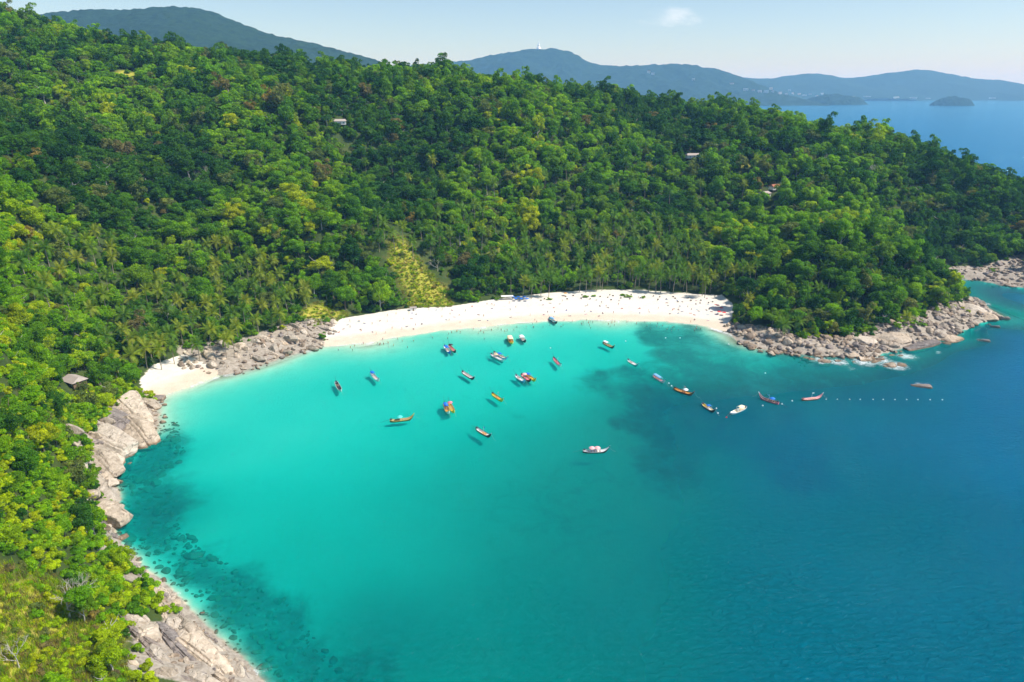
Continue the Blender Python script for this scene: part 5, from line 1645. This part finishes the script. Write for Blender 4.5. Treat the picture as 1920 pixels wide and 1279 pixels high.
ENGINE = plain('engine_black_metal', (0.05, 0.05, 0.055), 0.45, 0.3, 0.5)
ROPE = plain('rope', (0.5, 0.45, 0.36), 0.9, 0.2, 0.1)

mb = make_boat
mb((630,717),(640,734),'white boat with dark oval cockpit, leftmost of the moored boats',cW,cDark,cW,flag=cTeal,tail='up',bow_h=1.2,benches=2)
mb((696,700),(711,715),'white boat with a blue stern canopy, second from the left',cW,cW,cLBlu,canopy=cBlu,canopy_at=-.3,canopy_len=.26,tail='up',ribbon=cRed)
mb((833,649),(845,663),'boat under a blue canopy, left one of the pair near the sand',cBlu,cW,cW,canopy=cBlu,ribbon=cRed,tail='up')
mb((842,648),(855,661),'dark boat with pink deck and yellow prow, right one of the pair near the sand',cDark,cPink,cYel,umbrellas=[(-.25,cDark)],ribbon=cYel,tail='up',cargo=cPink)
mb((920,665),(947,677),'white boat with a round tan canopy in the upper middle of the bay',cW,cW,cLBlu,umbrellas=[(-.15,cTan)],ribbon=cPink,tail='down',cargo=cW)
mb((926,662),(952,673),'blue canopied boat moored behind the tan canopied white boat',cLBlu,cW,cYel,canopy=cBlu,canopy_at=-.05,canopy_len=.22,ribbon=cYel,tail='up')
mb((954,631),(961,645),'short yellow boat with a cream canopy near the beach',cYel,cOra,cYel,canopy=cCream,canopy_len=.5,canopy_at=-.1,wide=1.35,tail=False,bow_h=1.2)
mb((975,631),(986,641),'dark boat with a white canopy next to the yellow boat',cDark,cW,cW,canopy=cCloth,canopy_len=.42,tail='up',wide=1.15)
mb((1030,597),(1045,606),'teal canopied boat with its stern on the sand',cDark,cTeal,cLBlu,canopy=cLBlu,canopy_len=.4,tail='up',flag=cRed)
mb((1037,671),(1053,688),'open boat with pinkish deck and a white forked stern frame',cW,cPink,cDark,tail='up',cargo=cPink,flag=cCloth,ribbon=cDark)
mb((867,698),(890,711),'slim open boat with pale deck and dark prow in mid bay',cDark,cW,cPink,tail='up',flag=cBlu,ribbon=cCloth)
mb((967,705),(985,716),'white and blue boat, leftmost of the three tied together',cLBlu,cW,cW,tail='up',cargo=cW,ribbon=cBlu)
mb((978,703),(996,715),'pink decked boat in the middle of the three tied together',cDark,cPinkC,cRed,umbrellas=[(-.2,cPinkC)],tail='up',cargo=cPink)
mb((987,703),(1005,714),'yellow boat with a blue canopy, rightmost of the three tied together',cYel,cOra,cYel,canopy=cBlu,canopy_at=-.25,canopy_len=.28,tail=False,ribbon=cPink,cargo=cYel)
mb((923,739),(944,752),'bright yellow open boat in the middle of the bay',cYel,cYel,cGrn,tail='up',cargo=cOra,flag=cCloth,ribbon=cCloth)
mb((833,757),(842,776),'white boat with orange deck under a blue canopy, left of a tied pair',cW,cOra,cYel,canopy=cBlu,canopy_at=-.15,canopy_len=.34,tail='up',flag=cTeal,ribbon=cYel)
mb((842,757),(852,774),'yellow boat with pink ribbons, right of a tied pair',cYel,cYel,cOra,umbrellas=[(-.3,cPink)],tail='up',ribbon=cPink,flag=cBlu)
mb((731,790),(776,783),'long brown wooden boat with a teal umbrella',cWood,WOODL,cYel,umbrellas=[(-.08,cTeal)],tail='down',ribbon=cYel,bow_h=2.1,benches=5)
mb((893,804),(921,819),'black hulled boat with white deck in the lower middle of the bay',cDark,cW,cDark,tail='down',cargo=cOra,flag=cBlu,ribbon=cCloth)
mb((1131,643),(1152,652),'dark wooden boat with a white stern canopy near the right reef',cDark,cTan,cYel,canopy=cCloth,canopy_at=-.24,canopy_len=.34,tail=False,ribbon=cOra)
mb((1177,676),(1197,686),'small white and teal open boat over the pale sand',cTeal,cW,cW,tail='up',ribbon=cLBlu,cargo=cW)
mb((1225,705),(1247,717),'boat under a long light blue canopy at the reef edge',cW,cPinkC,cLBlu,canopy=cLBlu,canopy_at=-.12,canopy_len=.55,tail=False,ribbon=cDark)
mb((1264,729),(1301,740),'large orange brown boat with a white umbrella and red trim',cWood,cOra,cDark,umbrellas=[(.08,cCloth)],tail='down',ribbon=cRed,flag=cPinkC,wide=1.25,cargo=cOra)
mb((1317,758),(1341,772),'dark boat with ochre deck and a small blue cover',cDark,cYel,cW,canopy=cBlu,canopy_at=.02,canopy_len=.16,tail='up',ribbon=cTeal,cargo=cCloth)
mb((1398,764),(1369,775),'white motor boat with a tan sun top',cW,cCream,cW,canopy=cCream,canopy_at=-.18,canopy_len=.26,speed=True,benches=1,wide=1.2)
mb((1460,757),(1422,743),'pink hulled boat with a blue umbrella and high pale prow',cPink,cDark,cPinkC,umbrellas=[(-.18,cBlu)],flag=cLBlu,tail='down',bow_h=2.3,ribbon=cCloth)
mb((1504,750),(1542,744),'pinkish wooden boat, rightmost of the moored boats',cWood,cPinkC,cPinkC,flag=cCloth,tail=False,bow_h=2.2,ribbon=cCloth,cargo=cTan)
mb((1093,847),(1142,844),'white trimmed boat with two pink umbrellas, nearest of all boats',cDark,cW,cW,umbrellas=[(-.16,cPinkC),(.05,cPinkC)],tail='down',ribbon=cDark,benches=5)

# buoys
BUOY = mesh_np('float', *lathe([(0.02,-.32),(0.28,-.22),(0.40,0.05),(0.34,.28),(0.14,.42),(0.10,.52),(0.02,.54)], 10), [WHITEP], True)
BRED = mesh_np('float', *lathe([(0.02,-.32),(0.28,-.22),(0.40,0.05),(0.34,.28),(0.14,.42),(0.10,.52),(0.02,.54)], 10), [cRed], True)
for u in (1549,1570,1593,1613,1637,1656,1678,1700,1721,1744,1767):
    o = link('buoy', BUOY, loc=P(u, 749 + 0.004 * (u - 1549), 0.05), scale=(0.75,) * 3)
    tag(o, 'white buoy in the straight line of floats running out from the pink boat', 'buoy', 'floats in line off the rightmost boat')
for u, v, lab in [(1173,640,'white float north of the white and teal boat'),(1430,761,'white float below the pink boat'),(1254,719,'white float ahead of the light blue canopy'),(1259,724,'white float behind the orange brown boat'),
                  (1343,766,'pale float beside the ochre decked boat'),(1346,775,'pale float off the prow of the ochre decked boat'),(1032,653,'white float above the forked stern boat'),(1248,634,'white float on the weed near the right end of the beach'),
                  (1275,634,'white float nearest the right end of the beach'),(1366,646,'white float by the headland corner'),(1435,700,'white float between headland and pink boat'),(1466,758,'white float at the stern of the pink boat'),(1485,752,'white float left of the rightmost boat')]:
    o = link('buoy', BUOY, loc=P(u, v, 0.05), scale=(1.0,) * 3)
    tag(o, lab, 'buoy', 'single floats in the bay')
o = link('buoy', BRED, loc=P(1362, 783, 0.05), scale=(1.0,) * 3)
tag(o, 'red float off the bow of the white motor boat', 'buoy', 'single floats in the bay')

# ================================================================== PEOPLE AND THINGS ON THE BEACH
SKIN = plain('skin', (0.42, 0.24, 0.16), 0.6, 0.12, 0.3)
HAIR = plain('hair', (0.03, 0.02, 0.015), 0.6, 0.2, 0.3)
tsw = NT('swimwear')
oi_ = tsw.n('ShaderNodeObjectInfo')
tsw.principled(tsw.ramp(oi_.outputs['Random'], [(0.0,(0.03,0.03,0.04)),(0.18,(0.05,0.10,0.35)),(0.34,(0.60,0.05,0.05)),(0.5,(0.75,0.72,0.68)),(0.66,(0.05,0.30,0.32)),(0.8,(0.75,0.40,0.05)),(1.0,(0.55,0.10,0.30))], 'CONSTANT'), 0.7)
SWIM = tsw.m
def person_mesh(joints, edges, radii, swim_z, head_i):
    m = bpy.data.meshes.new('person')
    m.from_pydata(joints, edges, [])
    o = bpy.data.objects.new('person_build', m)
    C.objects.link(o)
    sk = o.modifiers.new('skin', 'SKIN'); sk.use_smooth_shade = True
    for i, r0 in enumerate(radii):
        m.skin_vertices[0].data[i].radius = (r0, r0)
    m.skin_vertices[0].data[0].use_root = True
    o.modifiers.new('sub', 'SUBSURF').levels = 1
    dg = bpy.context.evaluated_depsgraph_get()
    me = bpy.data.meshes.new_from_object(o.evaluated_get(dg))
    bpy.data.objects.remove(o)
    for mm in (SKIN, SWIM, HAIR): me.materials.append(mm)
    hd = Vector(joints[head_i])
    for pl in me.polygons:
        c = pl.center
        if swim_z(c): pl.material_index = 1
        if (c - hd).length < 0.16 and c.z > hd.z + 0.01 : pl.material_index = 2
    me.name = 'person'
    return me
def joints_standing(stride=0.0, arm=0.1):
    J = [(0,0,.98),(0,0,1.22),(0,0,1.45),(0,0.02,1.60),(0,0.02,1.74),
         (-.10,0,.92),(-.12,stride*.6,.50),(-.12,stride,.06),(-.12,stride+.14,.03),
         (.10,0,.92),(.12,-stride*.5,.50),(.12,-stride,.06),(.12,-stride+.14,.03),
         (-.19,0,1.42),(-.26,-.02,1.14),(-.27,arm,.90),(-.27,arm+.05,.78),
         (.19,0,1.42),(.26,.02,1.14),(.27,arm*.6,.90),(.27,arm*.6+.05,.78)]
    E = [(0,1),(1,2),(2,3),(3,4),(0,5),(5,6),(6,7),(7,8),(0,9),(9,10),(10,11),(11,12),(2,13),(13,14),(14,15),(15,16),(2,17),(17,18),(18,19),(19,20)]
    Rr = [.13,.12,.12,.055,.105,.095,.065,.045,.035,.095,.065,.045,.035,.055,.042,.034,.03,.055,.042,.034,.03]
    return J, E, Rr
J, E, Rr = joints_standing(0.0)
PERSON_STAND = person_mesh(J, E, Rr, lambda c: 0.78 < c.z < 1.06, 4)
J, E, Rr = joints_standing(0.28, 0.18)
PERSON_WALK = person_mesh(J, E, Rr, lambda c: 0.78 < c.z < 1.06, 4)
J, E, Rr = joints_standing(0.05, 0.05)
Jl = [(x, z - 0.9, 0.14 + y * 0.4) for x, y, z in J]
PERSON_LIE = person_mesh(Jl, E, Rr, lambda c: -0.12 < c.y < 0.16, 4)
Js = [(0,0,.14),(0,-.06,.38),(0,-.10,.62),(0,-.08,.77),(0,-.08,.91),(-.10,.02,.14),(-.13,.42,.36),(-.13,.70,.06),(-.13,.84,.04),(.10,.02,.14),(.13,.42,.36),(.13,.70,.06),(.13,.84,.04),
      (-.19,-.10,.58),(-.24,.08,.40),(-.2,.3,.36),(-.18,.40,.36),(.19,-.10,.58),(.24,.08,.40),(.2,.3,.36),(.18,.40,.36)]
PERSON_SIT = person_mesh(Js, E, Rr, lambda c: c.z < 0.30 and c.y < 0.18, 4)

ttw = NT('towel_cloth')
oi_ = ttw.n('ShaderNodeObjectInfo')
ttw.principled(ttw.ramp(oi_.outputs['Random'], [(0.0,(0.04,0.05,0.09)),(0.2,(0.08,0.16,0.42)),(0.36,(0.50,0.10,0.10)),(0.5,(0.62,0.60,0.55)),(0.6,(0.10,0.10,0.10)),(0.75,(0.20,0.35,0.45)),(0.9,(0.40,0.22,0.30))], 'CONSTANT'), 0.9, spec=0.1)
tr_rows = [[(x, y, 0.05 + 0.03 * math.sin(x * 5 + y * 3)) for y in np.linspace(-.48, .48, 4)] for x in np.linspace(-.95, .95, 7)]
tv, tf = strip(tr_rows)
TOWEL = mesh_np('towel', *joinv([(tv, tf), (tv - [0, 0, .04], tf[:, ::-1])]), [ttw.m], True)

DRY = [(610,628),(650,606),(740,588),(850,578),(950,568),(1050,560),(1200,558),(1335,562),(1340,590),(1200,592),(1035,594),(900,603),(800,616),(700,630),(640,640)]
DRY_R = [(1230,562),(1335,560),(1350,585),(1345,604),(1300,600)]
WATERLINE = [(600,664),(660,652),(740,641),(800,634),(900,621),(1000,610),(1060,608),(1150,607),(1250,611),(1330,617)]
def wl(u): return float(np.interp(u, [p[0] for p in WATERLINE], [p[1] for p in WATERLINE]))
pc = 0
def put_person(me, x, y, z, label, group, rz=None):
    s = rng.uniform(0.92, 1.05)
    o = link('person', me, loc=(x, y, z), rot=(0, 0, rng.uniform(0, 6.28) if rz is None else rz), scale=(s, s, s))
    tag(o, label, 'person', group)
for u, v in sample_poly(DRY, 62, 31, 9) + sample_poly(DRY_R, 22, 32, 7):
    q = hit(u, v, 0)
    if q is None or coast(q[0], q[1]) < 3: continue
    rz = rng.uniform(0, 6.28)
    ot = link('beach_towel', TOWEL, loc=(q[0], q[1], q[2]), rot=(0, 0, rz + 1.57))
    tag(ot, 'beach towel spread out flat on the open white sand', 'towel', 'towels on the sand')
    if rng.random() < 0.7:
        if rng.random() < 0.6:
            put_person(PERSON_LIE, q[0], q[1], q[2] + 0.06, 'sunbather in swimwear lying on a towel on the sand', 'people lying on towels', rz)
        else:
            put_person(PERSON_SIT, q[0], q[1], q[2] + 0.06, 'person in swimwear sitting on a towel on the sand', 'people sitting on towels', rz)
for u, v in sample_poly(DRY, 46, 33, 12):
    q = hit(u, v, 0)
    if q is None or coast(q[0], q[1]) < 2: continue
    put_person(PERSON_WALK if rng.random() < .6 else PERSON_STAND, q[0], q[1], q[2], 'person in swimwear upright on the dry white sand', 'people walking on the sand')
for i in range(96):
    u = 610 + 720 * rng.random() ** 0.9
    v = wl(u) + rng.normal(0, 3.5) - 1 + (9 * rng.random() ** 2 if rng.random() < .5 else 0)
    x, y, _ = P(u, v, 0)
    hgt = float(height(x, y))
    if hgt < -1.25: hgt = -1.25
    put_person(PERSON_STAND if rng.random() < .5 else PERSON_WALK, x, y, hgt, 'bather wading in the shallows along the beach' if hgt < -0.15 else 'person in swimwear strolling along the wet sand at the water edge', 'bathers in the shallows' if hgt < -0.15 else 'people along the water edge')

# parasols, sun beds, awning and clutter at the back of the beach
def parasol_mesh(col):
    return mesh_np('canopy', *joinv([lathe([(1.35, 1.95), (0.9, 2.22), (0.05, 2.42)], 8), lathe([(0.05, 2.38), (0.9, 2.18), (1.33, 1.93)], 8)]), [col])
PAR = {'blue': parasol_mesh(cBlu), 'orange': parasol_mesh(cOra), 'red': parasol_mesh(cRed), 'white': parasol_mesh(cCloth)}
PPOLE = mesh_np('pole', *cyl((0, 0, -0.2), (0, 0, 2.4), .035), [WHITEP], True)
def parasol(u, v, col, label, group=None):
    q = hit(u, v, 0)
    r0 = link('beach_parasol', None, loc=q)
    link('canopy', PAR[col], r0); link('pole', PPOLE, r0)
    tag(r0, label, 'parasol', group)
for j, u in enumerate((962, 967, 972, 977, 983, 988)):
    parasol(u, 562 + (j % 2) * 3, 'blue', 'blue parasol in the cluster beside the white awning', 'blue parasols beside the awning')
parasol(1060, 556, 'orange', 'orange parasol under the domed tree at the back of the beach')
for u, v in [(1345,578),(1352,583),(1348,590),(1357,592)]:
    parasol(u, v, 'red', 'red parasol at the shaded right end of the beach', 'red parasols at the shaded end')
q = hit(951, 562, 0)
aw = link('awning', None, loc=q, rot=(0, 0, 0.12))
boxes('roof_sheet', [(-4.2, 4.2, -1.6, 1.6, 2.3, 2.42)], cCloth, aw)
for sx in (-1, 1):
    for sy in (-1, 1):
        boxes('post', [(sx * 3.9 - .06, sx * 3.9 + .06, sy * 1.4 - .06, sy * 1.4 + .06, -.2, 2.3)], WOOD, aw)
tag(aw, 'white flat awning on posts at the back of the beach', 'awning')
def sun_bed(x, y, z, rz, col, label, group):
    r0 = link('sun_bed', None, loc=(x, y, z), rot=(0, 0, rz))
    fr = link('frame', SB_FRAME, r0); link('mattress', SB_MAT[col], r0)
    for l_ in SB_LEGS: link('leg', l_, r0)
    tag(r0, label, 'sun bed', group)
def bmesh_boxes(name, lst, mat):
    bm = bmesh.new()
    for b in lst: box(bm, *b)
    m = bpy.data.meshes.new(name); bm.to_mesh(m); bm.free(); m.materials.append(mat); return m
SB_FRAME = bmesh_boxes('frame', [(-.95, .95, -.32, .32, .28, .34)], WOODL)
SB_MAT = {'blue': bmesh_boxes('mattress', [(-.95, .4, -.3, .3, .345, .43), (.4, .9, -.3, .3, .36, .75)], cBlu), 'dark': bmesh_boxes('mattress', [(-.95, .4, -.3, .3, .345, .43), (.4, .9, -.3, .3, .36, .75)], cDark)}
SB_LEGS = [bmesh_boxes('leg', [(sx * .85 - .04, sx * .85 + .04, sy * .26 - .04, sy * .26 + .04, 0, .28)], WOODL) for sx in (-1, 1) for sy in (-1, 1)]
for u, v in sample_poly([(985,566),(1060,556),(1150,551),(1260,556),(1340,566),(1345,575),(1250,565),(1060,563)], 32, 41, 6):
    q = hit(u, v, 0)
    if q is None: continue
    sun_bed(q[0], q[1], q[2], -1.57 + rng.uniform(-.3, .3), 'blue' if u < 1010 else 'dark', 'low sun bed in the shade along the back of the beach', 'sun beds at the back of the beach')
# driftwood and a small white hut by the left end of the sand
q = hit(775, 583, 0)
o = boxes('beach_hut', [(-2.0, 2.0, -1.2, 1.2, 0, 2.0)], WHITEW)
o.location = q
ob = link('beach_shelter', None, loc=q, rot=(0, 0, 0.2))
o.parent = ob; o.location = (0, 0, 0); o.name = 'wall'
boxes('roof', [(-2.3, 2.3, -1.5, 1.5, 2.01, 2.2)], ROOFG, ob)
boxes('door', [(-.4, .4, -1.27, -1.18, 0.02, 1.8)], WOOD, ob)
tag(ob, 'small white shelter below the grassy gap', 'shelter')
q = hit(750, 582, 0)
o = link('driftwood_log', mesh_np('driftwood_log', *tube([(-2.5, 0.6, .2), (-1, 0.2, .9), (1.2, -.3, 1.4), (3, -.5, 3.0)], [.35, .32, .26, .12], 8), [WOOD], True), loc=q)
tag(o, 'dark fallen log leaning at the back of the sand', 'log')

# ------------------------------------------------------------------ haze
th = NT('haze_air')
pv = th.n('ShaderNodeVolumePrincipled')
pv.inputs['Color'].default_value = (0.27, 0.58, 1.0, 1)
pv.inputs['Absorption Color'].default_value = (1, 1, 1, 1)
pv.inputs['Density'].default_value = HAZE_DENSITY
pv.inputs['Anisotropy'].default_value = 0.0
th.l(pv.outputs[0], th.out.inputs['Volume'])
hb = bmesh.new()
bmesh.ops.create_cube(hb, size=1.0, matrix=Matrix.Translation((0, 11000, 230)) @ Matrix.Diagonal((60000, 36000, 580, 1)))
hmesh = bpy.data.meshes.new('haze')
hb.to_mesh(hmesh); hb.free()
hmesh.materials.append(th.m)
tag(link('haze', hmesh), 'thin bluish haze in the air over the sea', kind='stuff')
